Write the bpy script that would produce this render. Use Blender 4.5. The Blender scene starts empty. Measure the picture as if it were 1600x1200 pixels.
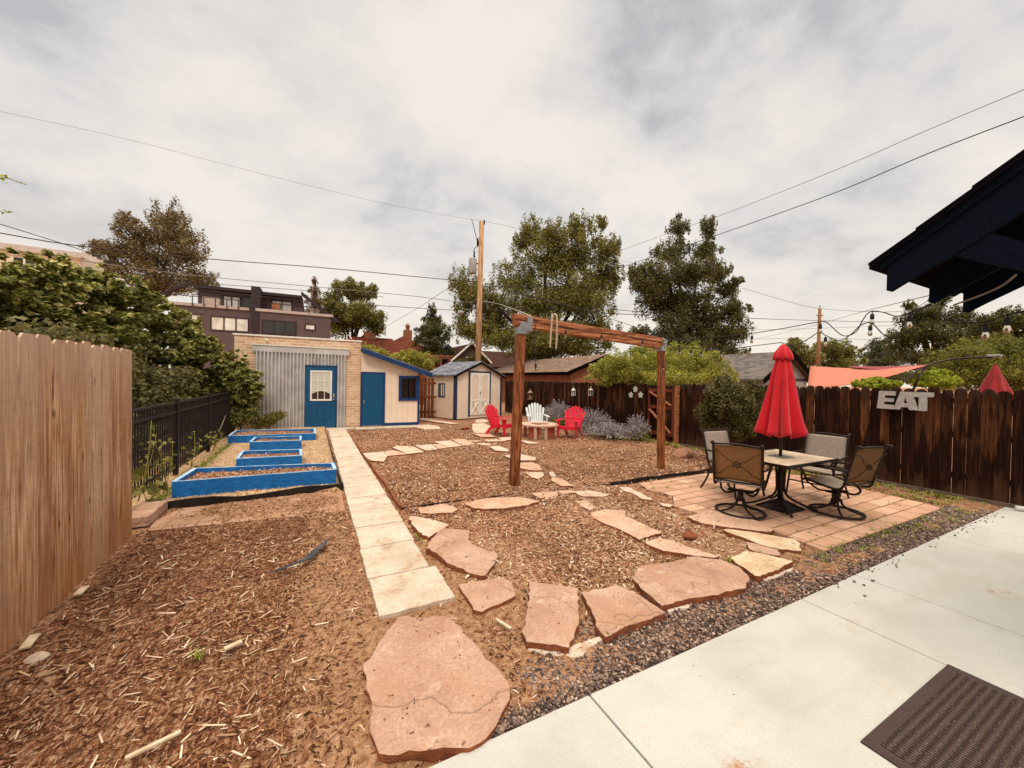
import bpy, bmesh, math, random
import numpy as np
from mathutils import Vector, Matrix
S = bpy.context.scene
COL = S.collection
R_ = math.radians
rnd = random.Random(7)
NP = np.random.default_rng(11)

# ------------------------------------------------------------------ camera
FPX = 600.0; YAW = R_(27.3); PITCH = math.atan(.01); ROLL = .018; H = 1.75
cF = Vector((math.sin(YAW)*math.cos(PITCH), math.cos(YAW)*math.cos(PITCH), -math.sin(PITCH)))
r0 = Vector((math.cos(YAW), -math.sin(YAW), 0)); u0 = r0.cross(cF)
cR = r0*math.cos(ROLL)+u0*math.sin(ROLL); cU = u0*math.cos(ROLL)-r0*math.sin(ROLL)
cam = bpy.data.cameras.new('camera'); camo = bpy.data.objects.new('camera', cam); COL.objects.link(camo)
mt = Matrix((cR, cU, -cF)).transposed().to_4x4(); mt.translation = Vector((0, 0, H)); camo.matrix_world = mt
cam.sensor_width = 36; cam.lens = 36*FPX/1600; cam.clip_end = 3000; cam.clip_start = .05
S.camera = camo
# ------------------------------------------------------------------ light
SUN_EL, SUN_ROT, SUN_STR, SKY_STR, EXPO = 52, 205, 1.6, .10, 0.02
S.view_settings.view_transform = 'Standard'; S.view_settings.look = 'None'
S.view_settings.exposure = EXPO; S.view_settings.gamma = 1
w = bpy.data.worlds.new('World'); S.world = w; w.use_nodes = True
nt = w.node_tree; nt.nodes.clear()
def N(t, **k):
    n = nt.nodes.new(t)
    for a, b in k.items(): setattr(n, a, b)
    return n
out = N('ShaderNodeOutputWorld'); bg = N('ShaderNodeBackground'); bg2 = N('ShaderNodeBackground'); add = N('ShaderNodeAddShader')
sky = N('ShaderNodeTexSky', sky_type='NISHITA'); sky.sun_disc = False; sky.sun_elevation = R_(SUN_EL); sky.sun_rotation = R_(SUN_ROT)
bg.inputs[1].default_value = SKY_STR*.12
nt.links.new(sky.outputs[0], bg.inputs[0])
tc = N('ShaderNodeTexCoord'); mp = N('ShaderNodeMapping'); mp.inputs[1].default_value = (5.3, 2.2, 0)
# cloud deck: directions projected on a flat layer overhead
sp0 = N('ShaderNodeSeparateXYZ'); nt.links.new(tc.outputs['Generated'], sp0.inputs[0]); ab = N('ShaderNodeMath', operation='ABSOLUTE'); nt.links.new(sp0.outputs[2], ab.inputs[0])
dz = N('ShaderNodeMath', operation='ADD'); dz.inputs[1].default_value = .30; nt.links.new(ab.outputs[0], dz.inputs[0]); vd = N('ShaderNodeVectorMath', operation='DIVIDE'); cz = N('ShaderNodeCombineXYZ')
for i in range(3): nt.links.new(dz.outputs[0], cz.inputs[i])
nt.links.new(tc.outputs['Generated'], vd.inputs[0]); nt.links.new(cz.outputs[0], vd.inputs[1]); nt.links.new(vd.outputs[0], mp.inputs[0])
n1 = N('ShaderNodeTexNoise'); n1.inputs['Scale'].default_value = 1.7; n1.inputs['Detail'].default_value = 9; n1.inputs['Roughness'].default_value = .58; n1.inputs['Distortion'].default_value = .1
nt.links.new(mp.outputs[0], n1.inputs[0])
cr = N('ShaderNodeValToRGB'); e = cr.color_ramp.elements
e[0].position = .37; e[0].color = (.50, .495, .505, 1); e[1].position = .60; e[1].color = (.87, .80, .72, 1)
x = e.new(.46); x.color = (.70, .67, .645, 1)
nt.links.new(n1.outputs[0], cr.inputs[0])
sp = N('ShaderNodeSeparateXYZ'); nt.links.new(tc.outputs['Generated'], sp.inputs[0])
# pale warm band towards the horizon
mr = N('ShaderNodeMapRange'); mr.inputs[1].default_value = .0; mr.inputs[2].default_value = .36; mr.inputs[3].default_value = .9; mr.inputs[4].default_value = 0
nt.links.new(sp.outputs[2], mr.inputs[0])
mx = N('ShaderNodeMix', data_type='RGBA'); nt.links.new(mr.outputs[0], mx.inputs[0]); nt.links.new(cr.outputs[0], mx.inputs[6]); mx.inputs[7].default_value = (.90, .79, .66, 1)
# overcast cloud deck is brightest overhead
mz = N('ShaderNodeMapRange'); mz.inputs[1].default_value = .75; mz.inputs[2].default_value = .97; mz.inputs[3].default_value = 1.0; mz.inputs[4].default_value = 4.4
nt.links.new(sp.outputs[2], mz.inputs[0]); nt.links.new(mx.outputs[2], bg2.inputs[0]); nt.links.new(mz.outputs[0], bg2.inputs[1])
wm = N('ShaderNodeMapRange'); wm.inputs[1].default_value = .70; wm.inputs[2].default_value = .9; nt.links.new(sp.outputs[2], wm.inputs[0]); mw = N('ShaderNodeMix', data_type='RGBA'); nt.links.new(wm.outputs[0], mw.inputs[0]); nt.links.new(mx.outputs[2], mw.inputs[6]); mw.inputs[7].default_value = (.88, .79, .66, 1); nt.links.new(mw.outputs[2], bg2.inputs[0])
nt.links.new(bg.outputs[0], add.inputs[0]); nt.links.new(bg2.outputs[0], add.inputs[1]); nt.links.new(add.outputs[0], out.inputs[0])
sl = bpy.data.lights.new('sun', 'SUN'); so = bpy.data.objects.new('sun', sl); COL.objects.link(so)
sl.energy = SUN_STR; sl.angle = R_(14); sl.color = (1, .92, .82)
so.rotation_euler = Vector((math.sin(R_(SUN_ROT))*math.cos(R_(SUN_EL)), math.cos(R_(SUN_ROT))*math.cos(R_(SUN_EL)), math.sin(R_(SUN_EL)))).to_track_quat('Z', 'Y').to_euler()
so.location = (0, 0, 30)

# ------------------------------------------------------------------ pixel -> place helpers (photo pixels 1600x1200)
CAM = Vector((0, 0, H))
def D(x, y): return cF+cR*((x-800)/FPX)-cU*((y-600)/FPX)
def G(x, y, z=0.): d = D(x, y); return CAM+d*((z-H)/d.z)
def PX(x, y, X): d = D(x, y); return CAM+d*(X/d.x)
def PY(x, y, Y): d = D(x, y); return CAM+d*(Y/d.y)
def PD(x, y, dep): return CAM+D(x, y)*dep

# ------------------------------------------------------------------ materials
def lin(c):
    if isinstance(c, str):
        v = [int(c[i:i+2], 16)/255 for i in (0, 2, 4)]
        return tuple(((a/12.92) if a <= .04045 else ((a+.055)/1.055)**2.4) for a in v)
    return c
class Mt:
    def __init__(s, name, rough=.8, metal=0, spec=.3):
        s.m = bpy.data.materials.new(name); s.m.use_nodes = True; s.t = s.m.node_tree; s.b = s.t.nodes['Principled BSDF']
        s.b.inputs['Roughness'].default_value = rough; s.b.inputs['Metallic'].default_value = metal; s.b.inputs['Specular IOR Level'].default_value = spec
    def n(s, t, **k):
        n = s.t.nodes.new(t)
        for a, b in k.items(): setattr(n, a, b)
        return n
    def l(s, a, b): s.t.links.new(a, b)
    def pos(s, sc=(1, 1, 1), obj=True, rot=(0, 0, 0)):
        c = s.n('ShaderNodeTexCoord') if obj else s.n('ShaderNodeNewGeometry')
        m = s.n('ShaderNodeMapping'); m.inputs[3].default_value = sc; m.inputs[2].default_value = rot
        s.l(c.outputs['Object' if obj else 'Position'], m.inputs[0]); return m.outputs[0]
    def noise(s, vec, scale=5, det=4, rough=.55, dist=0):
        n = s.n('ShaderNodeTexNoise'); n.inputs['Scale'].default_value = scale; n.inputs['Detail'].default_value = det
        n.inputs['Roughness'].default_value = rough; n.inputs['Distortion'].default_value = dist; s.l(vec, n.inputs[0]); return n.outputs[0]
    def ramp(s, f, stops):
        r = s.n('ShaderNodeValToRGB'); e = r.color_ramp.elements
        e[0].position, e[0].color = stops[0][0], (*lin(stops[0][1]), 1); e[1].position, e[1].color = stops[-1][0], (*lin(stops[-1][1]), 1)
        for p, c in stops[1:-1]: q = e.new(p); q.color = (*lin(c), 1)
        s.l(f, r.inputs[0]); return r.outputs[0]
    def mix(s, f, a, b, bt='MIX'):
        m = s.n('ShaderNodeMix', data_type='RGBA', blend_type=bt)
        for v, i in ((f, 0), (a, 6), (b, 7)):
            if isinstance(v, (int, float)): m.inputs[i].default_value = v
            elif isinstance(v, (tuple, str)): m.inputs[i].default_value = (*lin(v), 1)
            else: s.l(v, m.inputs[i])
        return m.outputs[2]
    def math(s, op, a, b=0., clamp=False):
        m = s.n('ShaderNodeMath', operation=op, use_clamp=clamp)
        for v, i in ((a, 0), (b, 1)):
            if isinstance(v, (int, float)): m.inputs[i].default_value = v
            else: s.l(v, m.inputs[i])
        return m.outputs[0]
    def rng(s, f, a, b, c=0, d=1):
        m = s.n('ShaderNodeMapRange'); s.l(f, m.inputs[0])
        for i, v in zip((1, 2, 3, 4), (a, b, c, d)): m.inputs[i].default_value = v
        return m.outputs[0]
    def col(s, c):
        if isinstance(c, (tuple, str)): s.b.inputs[0].default_value = (*lin(c), 1)
        else: s.l(c, s.b.inputs[0])
        return s
    def bump(s, h, st=.3, d=.01):
        b = s.n('ShaderNodeBump'); b.inputs[0].default_value = st; b.inputs[1].default_value = d; s.l(h, b.inputs['Height']); s.l(b.outputs[0], s.b.inputs['Normal']); return s
    def isl(s): return s.n('ShaderNodeNewGeometry').outputs['Random Per Island']
def plain(name, c1, c2=None, scale=6, rough=.7, metal=0, bump=.15, sc=(1, 1, 1), spec=.3, isl=0, bd=.005):
    m = Mt(name, rough, metal, spec); v = m.pos(sc); f = m.noise(v, scale, 5)
    c = m.ramp(f, [(.3, c1), (.7, c2 or c1)])
    if isl: c = m.mix(m.math('MULTIPLY', m.isl(), isl), c, (.02, .012, .008))
    m.col(c)
    if bump: m.bump(m.noise(v, scale*6, 4), bump, bd)
    return m.m

M = {}
# weathered cedar, left fence
m = Mt('cedar_boards', .85); g = m.noise(m.pos((34, 34, 1.1), False), 1.6, 7, .68, .6); g2 = m.noise(m.pos((5, 5, .8), False), 1.3, 4)
c = m.ramp(g, [(.36, (.12, .045, .017)), (.44, (.40, .19, .08)), (.53, (.70, .44, .25)), (.64, (.88, .66, .45))])
c = m.mix(m.rng(g2, .42, .62, 0, .75), c, (.30, .115, .05)); i = m.isl()
c = m.mix(m.rng(i, .5, 1, 0, .6), c, (.66, .50, .34)); c = m.mix(m.rng(i, .5, 0, 0, .45), c, (.36, .17, .075)); c = m.mix(m.rng(m.noise(m.pos((3, 3, 160), False), 1, 3), .5, .7, 0, .35), c, (.20, .09, .04)); c = m.mix(m.rng(m.noise(m.pos((60, 60, 5), False), 1.5, 4), .55, .7, 0, .5), c, '6e3c20')
z = m.n('ShaderNodeSeparateXYZ'); m.l(m.pos((1, 1, 1), False), z.inputs[0])
top = m.math('ADD', z.outputs[2], m.rng(g2, .3, .7, -.35, .35)); c = m.mix(m.rng(top, 1.3, 2.05, 0, .6), c, (.58, .43, .32))
c = m.mix(m.rng(top, .65, .1, 0, .55), c, 'a5662e')
kn = m.n('ShaderNodeTexVoronoi'); m.l(m.pos((7, 7, 2.2), False), kn.inputs[0]); kn.inputs['Scale'].default_value = 1; c = m.mix(m.rng(kn.outputs[0], .04, .11, .85, 0), c, '3c1c0e')
m.col(c).bump(g, .5, .004); M['cedar'] = m.m
# dark wet-stained old fence
m = Mt('old_dark_boards', .8); g = m.noise(m.pos((26, 26, 1.1), False), 1.5, 6, .6, .8); g2 = m.noise(m.pos((7.5, 7.5, 1.1), False), 1.2, 4, .6, .4); i = m.isl()
c = m.ramp(g, [(.3, (.004, .0012, .0008)), (.5, (.018, .0055, .003)), (.72, (.050, .018, .008))])
ora = m.ramp(g, [(.3, (.03, .008, .003)), (.5, (.11, .038, .014)), (.72, (.23, .095, .034))])
z = m.n('ShaderNodeSeparateXYZ'); m.l(m.pos((1, 1, 1), False), z.inputs[0])
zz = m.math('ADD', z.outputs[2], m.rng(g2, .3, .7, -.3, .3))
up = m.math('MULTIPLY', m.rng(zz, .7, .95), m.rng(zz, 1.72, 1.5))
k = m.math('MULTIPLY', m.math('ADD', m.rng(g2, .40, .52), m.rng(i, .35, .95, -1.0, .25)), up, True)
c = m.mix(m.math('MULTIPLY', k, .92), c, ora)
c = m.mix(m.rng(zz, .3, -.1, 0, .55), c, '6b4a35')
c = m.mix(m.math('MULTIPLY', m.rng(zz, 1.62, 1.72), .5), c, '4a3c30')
m.col(c).bump(g, .5, .004); m.b.inputs['Specular IOR Level'].default_value = .1; M['oldfence'] = m.m
m = Mt('stained_post_wood', .6); g = m.noise(m.pos((22, 22, 1.2)), 1.6, 6, .6, 1.2)
c = m.ramp(g, [(.38, (.06, .014, .005)), (.5, (.24, .07, .024)), (.62, (.42, .15, .055))]); c = m.mix(m.rng(m.noise(m.pos((3, 3, 1)), 2), .5, .7, 0, .7), c, '43180a')
m.col(c).bump(g, .4, .004); M['post'] = m.m
m = Mt('stained_beam_wood', .6); g = m.noise(m.pos((1.2, 22, 22)), 1.6, 6, .6, 1.2)
c = m.ramp(g, [(.38, (.10, .026, .010)), (.5, (.34, .11, .04)), (.62, (.54, .23, .10))]); m.col(c).bump(g, .4, .004); M['beam'] = m.m
m = Mt('pole_wood', .85); g = m.noise(m.pos((14, 14, .7)), 1.6, 6, .6, .6); c = m.ramp(g, [(.36, (.16, .07, .03)), (.5, (.42, .23, .11)), (.64, (.62, .40, .23))]); m.col(c).bump(g, .3, .01); M['pole'] = m.m
M['oldpole'] = plain('grey_pole_wood', '6b4430', 'a8764e', 5, .9, sc=(6, 6, .6))
M['rusty_gate'] = plain('rust_brown_boards', '5a2c12', '9a5526', 6, .85, sc=(9, 9, .8), isl=.5)
M['blue'] = plain('bright_blue_paint', '0d5290', '1c78c0', 9, .55, bump=.3, sc=(1, 1, 4))
M['bluedge'] = plain('worn_pale_blue_edge', '5aa0d8', 'c9dcea', 12, .6, bump=.1)
M['doorblue'] = plain('teal_blue_door_paint', (.003, .065, .15), (.005, .085, .19), 2, .4, bump=.04)
M['navytrim'] = plain('blue_trim_paint', '0f2f58', '173f6c', 5, .5, bump=.05)
M['navy'] = plain('dark_navy_wood_paint', (.0022, .0036, .009), (.0045, .008, .017), 5, .9, sc=(2, 9, 9), bump=.5, spec=.08)
M['slate_trim'] = plain('slate_blue_trim', '202c44', '2c3a54', 5, .6, bump=.05)
M['soffit'] = plain('soffit_paint', (.003, .001, .001), (.006, .002, .002), 5, .9, spec=.05)
M['shingle_dark'] = plain('dark_shingle', (.003, .002, .004), (.008, .005, .008), 20, .95, bump=.5, spec=.05)
M['white'] = plain('white_paint', 'ddd8cc', 'eee8dc', 4, .6, bump=.05)
M['cream'] = plain('cream_stucco', (.72, .60, .45), (.84, .73, .58), 2, .85)
def siding(name, c1, c2, pitch=.2, axis=0):
    m = Mt(name, .75); sx = m.n('ShaderNodeSeparateXYZ'); m.l(m.pos(), sx.inputs[0])
    f = m.math('FRACT', m.math('MULTIPLY', sx.outputs[axis], 1/pitch)); gr = m.rng(f, .0, .06, 1, 0)
    c = m.ramp(m.noise(m.pos((1, 1, 1)), 2.5, 4), [(.3, c1), (.7, c2)]); c = m.mix(m.math('MULTIPLY', gr, .35), c, '70543c')
    m.col(c).bump(m.rng(gr, 0, 1, 1, 0), .6, .01); return m.m
M['t111'] = siding('grooved_cream_siding', (.80, .62, .46), (.88, .71, .55), .2, 0)
M['t111b'] = siding('grooved_tan_siding', (.72, .56, .42), (.80, .64, .50), .2, 0)
M['t111c'] = siding('grooved_tan_side_siding', (.64, .49, .36), (.72, .57, .43), .2, 1)
M['lap'] = siding('grey_plum_lap_siding', '584848', '655353', .22, 2)
def brick(name, a, b, mort, xz=True, sc=1., bw=.2, bh=.07, off=.5, ms=.008, obj=False, rough=.9, dirt=None, dirt2=None):
    m = Mt(name, rough); v = m.pos((1, 1, 1), obj)
    if xz:
        sx = m.n('ShaderNodeSeparateXYZ'); m.l(v, sx.inputs[0]); cb = m.n('ShaderNodeCombineXYZ'); m.l(m.math('ADD', sx.outputs[0], sx.outputs[1]), cb.inputs[0]); m.l(sx.outputs[2], cb.inputs[1]); v2 = cb.outputs[0]
    else: v2 = v
    t = m.n('ShaderNodeTexBrick'); m.l(v2, t.inputs[0]); t.offset = off
    t.inputs['Color1'].default_value = (*lin(a), 1); t.inputs['Color2'].default_value = (*lin(b), 1); t.inputs['Mortar'].default_value = (*lin(mort), 1)
    t.inputs['Scale'].default_value = 1; t.inputs['Mortar Size'].default_value = ms; t.inputs['Brick Width'].default_value = bw; t.inputs['Row Height'].default_value = bh; t.inputs['Mortar Smooth'].default_value = .2; t.inputs['Bias'].default_value = -.1
    nz = m.noise(v, 3, 5); c = m.mix(.3, t.outputs[0], m.ramp(nz, [(.3, '666666'), (.7, 'cccccc')]), 'OVERLAY')
    if dirt: c = m.mix(m.rng(m.noise(v, 1.3, 6, .65), .42, .56, 0, .95), c, dirt)
    if dirt2: c = m.mix(m.rng(m.noise(v, 1.7, 6, .7), .43, .66, 0, .7), c, dirt2)
    m.col(c); h = m.math('ADD', m.rng(t.outputs[1], 0, 1, 1, 0), m.math('MULTIPLY', m.noise(v, 40, 4), .4)); m.bump(h, .5, .006); return m.m
M['buffbrick'] = brick('buff_brick', (.56, .35, .20), (.74, .53, .35), (.78, .62, .46), bw=.24, bh=.086, ms=.011)
M['redbrick'] = brick('brown_brick', '8a4a30', 'a66444', '8f7460')
M['paver'] = brick('pink_concrete_pavers', (.52, .29, .19), (.80, .53, .38), (.19, .10, .05), False, bw=.41, bh=.205, off=0, ms=.010, dirt2='b08a66')
M['paverold'] = brick('buried_clay_pavers', (.44, .26, .17), (.56, .36, .25), (.30, .16, .09), False, bw=.3, bh=.3, off=0, ms=.015, dirt=(.36, .19, .105))
m = Mt('galvanised_steel', .45, .2, .5); m.col(m.ramp(m.noise(m.pos((1, 1, 1)), 2, 4), [(.3, (.42, .39, .37)), (.7, (.66, .63, .60))])); M['galv'] = m.m
M['steel'] = plain('bright_bracket_steel', '8f9090', 'b4b4b2', 10, .4, .7)
M['black'] = plain('black_powdercoat', '1a1210', '261a16', 8, .5, bump=.05)
M['bronze'] = plain('dark_bronze_frame', '1d1413', '33241f', 8, .4, .3, bump=.05)
M['rubber'] = plain('black_plastic_edging', '120c0b', '2a201c', 8, .6)
M['fabricblk'] = plain('grey_weed_fabric', '2e2c30', '5c5a60', 8, .7)
m = Mt('sling_mesh_fabric', .8); g = m.noise(m.pos((9, 1, 60)), 3, 3); c = m.ramp(g, [(.3, '6c4a2c'), (.7, '9c7248')])
m.col(c); M['sling'] = m.m  # daylight glowing through the sling is put into this brown
m = Mt('sling_mesh_light', .7); g = m.noise(m.pos((9, 60, 60)), 3, 3); m.col(m.ramp(g, [(.3, '7d6f64'), (.7, 'a59688')])); M['sling2'] = m.m
m = Mt('travertine_tile', .35); g = m.noise(m.pos(), 7, 6, .6); m.col(m.ramp(g, [(.3, 'b89a7c'), (.7, 'e2cdb2')])); M['tile'] = m.m
M['tile2'] = plain('dark_tile_inlay', '5a5048', '85786c', 20, .4)
def cloth(name, a, b):
    m = Mt(name, .8); c = m.ramp(m.noise(m.pos(), 4, 4), [(.3, a), (.7, b)]); m.col(c).bump(m.noise(m.pos(), 9, 3), .3, .02)
    m.b.inputs['Sheen Weight'].default_value = .2; return m.m
M['redcloth'] = cloth('red_canvas', 'b50a18', 'cc1022')
M['redcloth2'] = cloth('dull_red_canvas', '7c1216', '96201f')
m = Mt('coral_sail_fabric', .8); m.col('c8745c'); M['sail'] = m.m
M['redplastic'] = plain('red_plastic', 'c81830', 'd8203a', 4, .4, bump=.05, spec=.4)
M['whiteplastic'] = plain('pale_grey_plastic', 'c2c8c8', 'd6dad8', 4, .45, bump=.05, spec=.4)
M['terracotta'] = plain('rust_red_concrete', '93402a', 'b0604a', 5, .8)
M['slabtop'] = plain('pinkish_concrete_slab', 'bd9480', 'd6b49c', 5, .8)
def stone(name, a, b, c3, sp='6a4434'):
    m = Mt(name, .9, 0, .2); v = m.pos((1, 1, 1), False); n = m.noise(v, 2.3, 7, .6, .5)
    c = m.ramp(n, [(.28, a), (.5, b), (.72, c3)]); fine = m.noise(v, 60, 4)
    c = m.mix(m.rng(fine, .35, .7, .35, 0), c, sp); spk = m.noise(v, 17, 3); c = m.mix(m.rng(spk, .66, .72, 0, .8), c, '5a3424')
    c = m.mix(m.rng(m.noise(v, 2.6, 7, .75), .50, .66, 0, .6), c, 'b48a66'); c = m.mix(m.rng(m.noise(v, 9, 4), .6, .72, 0, .35), c, 'e6cdb8')
    m.col(c); vo = m.n('ShaderNodeTexVoronoi'); vo.feature = 'DISTANCE_TO_EDGE'; vo.inputs['Scale'].default_value = 1.1
    dv = m.n('ShaderNodeVectorMath', operation='ADD'); m.l(v, dv.inputs[0]); nn = m.n('ShaderNodeTexNoise'); nn.inputs['Scale'].default_value = 3; m.l(v, nn.inputs[0]); m.l(nn.outputs[1], dv.inputs[1]); m.l(dv.outputs[0], vo.inputs[0])
    hh = m.math('ADD', m.math('MULTIPLY', m.rng(vo.outputs[0], 0, .02), .8), m.math('ADD', m.math('MULTIPLY', n, 2.0), m.math('MULTIPLY', fine, .5)))
    m.bump(hh, .7, .018); return m.m
M['pink'] = stone('pink_sandstone', (.40, .225, .155), (.53, .325, .235), (.62, .43, .325))
M['pink2'] = stone('pale_pink_sandstone', 'c69a82', 'd9b49a', 'e4c4ac')
M['buff'] = stone('buff_sandstone', (.60, .43, .25), (.74, .58, .38), (.80, .68, .50))
M['creamst'] = stone('cream_sandstone', (.58, .43, .31), (.72, .57, .44), (.78, .66, .53))
M['stoneside'] = plain('split_stone_edge', '7a4126', 'a46240', 18, .95, bump=.9, bd=.02)
M['rock'] = plain('pink_boulder', 'a06a52', 'c99a80', 5, .95, bump=.6, bd=.03)
# concrete
m = Mt('broom_finished_concrete', .8, 0, .25); v = m.pos((1, 1, 1), False); n = m.noise(v, 1.2, 6, .6); fine = m.noise(v, 90, 3); br = m.noise(m.pos((2, 160, 1), False), 1, 3)
c = m.ramp(n, [(.3, (.44, .43, .395)), (.5, (.52, .51, .475)), (.7, (.58, .57, .53))]); c = m.mix(m.rng(fine, .35, .6, .3, 0), c, 'a49c8a')
c = m.mix(m.rng(m.noise(v, 2.4, 7, .75), .60, .72, 0, .5), c, 'b08c68'); c = m.mix(m.rng(m.noise(v, 28, 2), .74, .77, 0, .8), c, '6e5a48')
c = m.mix(m.rng(m.noise(m.pos((.7, 3, 1), False), 1.5, 5), .52, .68, 0, .35), c, 'aaa390')
c = m.mix(m.rng(m.noise(v, .9, 8, .8), .55, .68, 0, .25), c, (.40, .33, .25)); vo = m.n('ShaderNodeTexVoronoi'); vo.inputs['Scale'].default_value = 1.1; m.l(v, vo.inputs[0]); c = m.mix(m.math('MULTIPLY', m.rng(vo.outputs[0], .16, .05), m.rng(m.noise(v, 12, 6, .8), .45, .62)), c, 'a87c58')
m.col(c).bump(m.math('ADD', fine, br), .25, .003); M['concrete'] = m.m
m = Mt('old_walk_concrete', .9, 0, .2); v = m.pos((1, 1, 1), False); n = m.noise(v, 2, 7, .65); fine = m.noise(v, 45, 5)
c = m.ramp(n, [(.3, (.48, .38, .29)), (.5, (.62, .52, .42)), (.7, (.70, .61, .51))]); c = m.mix(m.rng(fine, .3, .6, .5, 0), c, (.36, .24, .14))
c = m.mix(m.rng(m.noise(v, 3.5, 7, .75), .54, .66, 0, .8), c, (.36, .20, .11))
m.col(c).bump(fine, .4, .006); M['walk'] = m.m
# ground: attributes chip / dirt / dry drive the mulch, bare soil and pale chip zones
m = Mt('mulch_and_soil', .95, 0, .1); v = m.pos((1, 1, 1), False)
def strands(sc, rot, seed):
    mpn = m.pos(sc, False, (0, 0, rot)); vo = m.n('ShaderNodeTexVoronoi'); vo.inputs['Scale'].default_value = seed; m.l(mpn, vo.inputs[0]); return vo
v1 = strands((24, 85, 1), .5, 1.0); v2 = strands((85, 22, 1), .2, 1.1); v3 = strands((34, 95, 1), -.9, 1.3)
se = m.n('ShaderNodeSeparateColor'); m.l(v1.outputs['Color'], se.inputs[0]); se2 = m.n('ShaderNodeSeparateColor'); m.l(v2.outputs['Color'], se2.inputs[0]); se3 = m.n('ShaderNodeSeparateColor'); m.l(v3.outputs['Color'], se3.inputs[0])
r1 = m.math('MAXIMUM', se.outputs[0], m.math('MULTIPLY', se3.outputs[0], .95)); r1 = m.math('MULTIPLY', m.math('ADD', r1, se2.outputs[0]), .5)
big = m.noise(v, 1.1, 6, .65); mid = m.noise(v, 7, 6, .7)
mul = m.ramp(r1, [(.2, (.055, .018, .008)), (.42, (.24, .092, .044)), (.62, (.43, .20, .105)), (.85, (.70, .46, .29))]); mul = m.mix(m.rng(big, .36, .54, .45, 0), mul, (.15, .058, .028)); mul = m.mix(m.rng(mid, .55, .66, 0, .65), mul, (.075, .028, .013))
dry = m.ramp(r1, [(.2, '9a6f4a'), (.5, 'c69c72'), (.85, 'e8cba2')])
soil = m.ramp(m.noise(v, 22, 6, .75), [(.32, (.16, .07, .033)), (.5, (.38, .20, .105)), (.68, (.56, .34, .20))])
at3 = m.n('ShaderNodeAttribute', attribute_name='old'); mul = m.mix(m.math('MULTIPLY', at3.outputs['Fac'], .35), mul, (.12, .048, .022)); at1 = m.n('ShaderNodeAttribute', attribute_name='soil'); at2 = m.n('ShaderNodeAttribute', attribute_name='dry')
ed = m.math('ADD', at1.outputs['Fac'], m.rng(mid, .3, .7, -.4, .4)); c = m.mix(m.rng(ed, .35, .65), mul, soil)
c = m.mix(m.rng(m.math('ADD', at2.outputs['Fac'], m.rng(mid, .3, .7, -.3, .3)), .35, .65), c, dry)
m.col(c); m.bump(m.math('ADD', m.math('ADD', r1, m.math('MULTIPLY', mid, 1.2)), m.noise(v, 60, 4)), .9, .02); M['ground'] = m.m
def islmat(name, stops, rough=.85, bump=0, spec=.2):
    m = Mt(name, rough, 0, spec); c = m.ramp(m.isl(), stops); m.col(c)
    if bump: m.bump(m.noise(m.pos(), 40, 3), bump, .004)
    return m.m
M['chips'] = islmat('wood_chips', [(0, (.055, .018, .008)), (.3, (.19, .072, .032)), (.6, (.38, .175, .09)), (.82, (.61, .37, .225)), (1, (.88, .73, .54))])
M['chipsdark'] = islmat('dark_bark_bits', [(0, '3c1e10'), (.5, '70442a'), (1, '9a6a48')])
M['chipsdry'] = islmat('pale_wood_chips', [(0, (.32, .17, .09)), (.5, (.58, .38, .235)), (1, (.84, .70, .53))])
M['pebbles'] = islmat('river_gravel', [(0, (.045, .032, .029)), (.3, (.12, .082, .070)), (.55, (.22, .145, .115)), (.8, (.33, .22, .165)), (.96, (.46, .31, .23)), (1, (.62, .50, .40))], .85)
M['soil'] = M['ground']
def leafmat(name, stops, tr=.45, rough=.55, gain=1.0):
    stops = [(p, tuple(min(.9, a*gain) for a in lin(c))) for p, c in stops]
    m = Mt(name, rough, 0, .35); v = m.noise(m.pos((1, 1, 1), False), .9, 3)
    f = m.math('ADD', m.math('MULTIPLY', m.isl(), .65), m.math('MULTIPLY', v, .45)); c = m.ramp(f, stops); m.col(c)
    tl = m.n('ShaderNodeBsdfTranslucent'); m.l(c, tl.inputs[0]); ms = m.n('ShaderNodeMixShader'); ms.inputs[0].default_value = tr
    m.l(m.b.outputs[0], ms.inputs[1]); m.l(tl.outputs[0], ms.inputs[2]); o = [n for n in m.t.nodes if n.type == 'OUTPUT_MATERIAL'][0]; m.l(ms.outputs[0], o.inputs[0]); return m.m
M['leaf_redbud'] = leafmat('broad_green_leaves', [(.15, '2a2c0e'), (.45, '4c4f1a'), (.7, (.20, .185, .05)), (.95, (.48, .43, .17))], gain=1.8)
M['leaf_green'] = leafmat('mid_green_leaves', [(.15, (.045, .040, .007)), (.5, (.18, .16, .03)), (.85, (.37, .33, .08)), (1, (.56, .50, .16))])
M['leaf_dark'] = leafmat('dark_green_leaves', [(.15, '1c1c0c'), (.5, '363618'), (.85, '595628'), (1, '6e6a38')], gain=2.0)
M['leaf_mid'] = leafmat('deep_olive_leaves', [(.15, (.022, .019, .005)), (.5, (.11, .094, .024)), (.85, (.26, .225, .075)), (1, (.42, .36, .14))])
M['leaf_brown'] = leafmat('olive_brown_leaves', [(.15, '2e2414'), (.5, '574428'), (.85, (.26, .20, .085)), (1, (.38, .30, .14))], gain=1.4)
M['leaf_vine'] = leafmat('yellow_green_vine_leaves', [(.15, '4a4a18'), (.5, '80802c'), (.85, 'b4ae54'), (1, 'd8d090')], gain=1.35)
M['leaf_lime'] = leafmat('lime_leaves', [(.15, '6a7418'), (.6, '98a02c'), (1, 'c4c850')], gain=1.2)
M['leaf_hedge'] = leafmat('hedge_leaves', [(.15, (.03, .03, .005)), (.5, (.12, .115, .018)), (.85, (.30, .285, .045)), (1, (.46, .43, .10))], gain=1.2)
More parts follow.
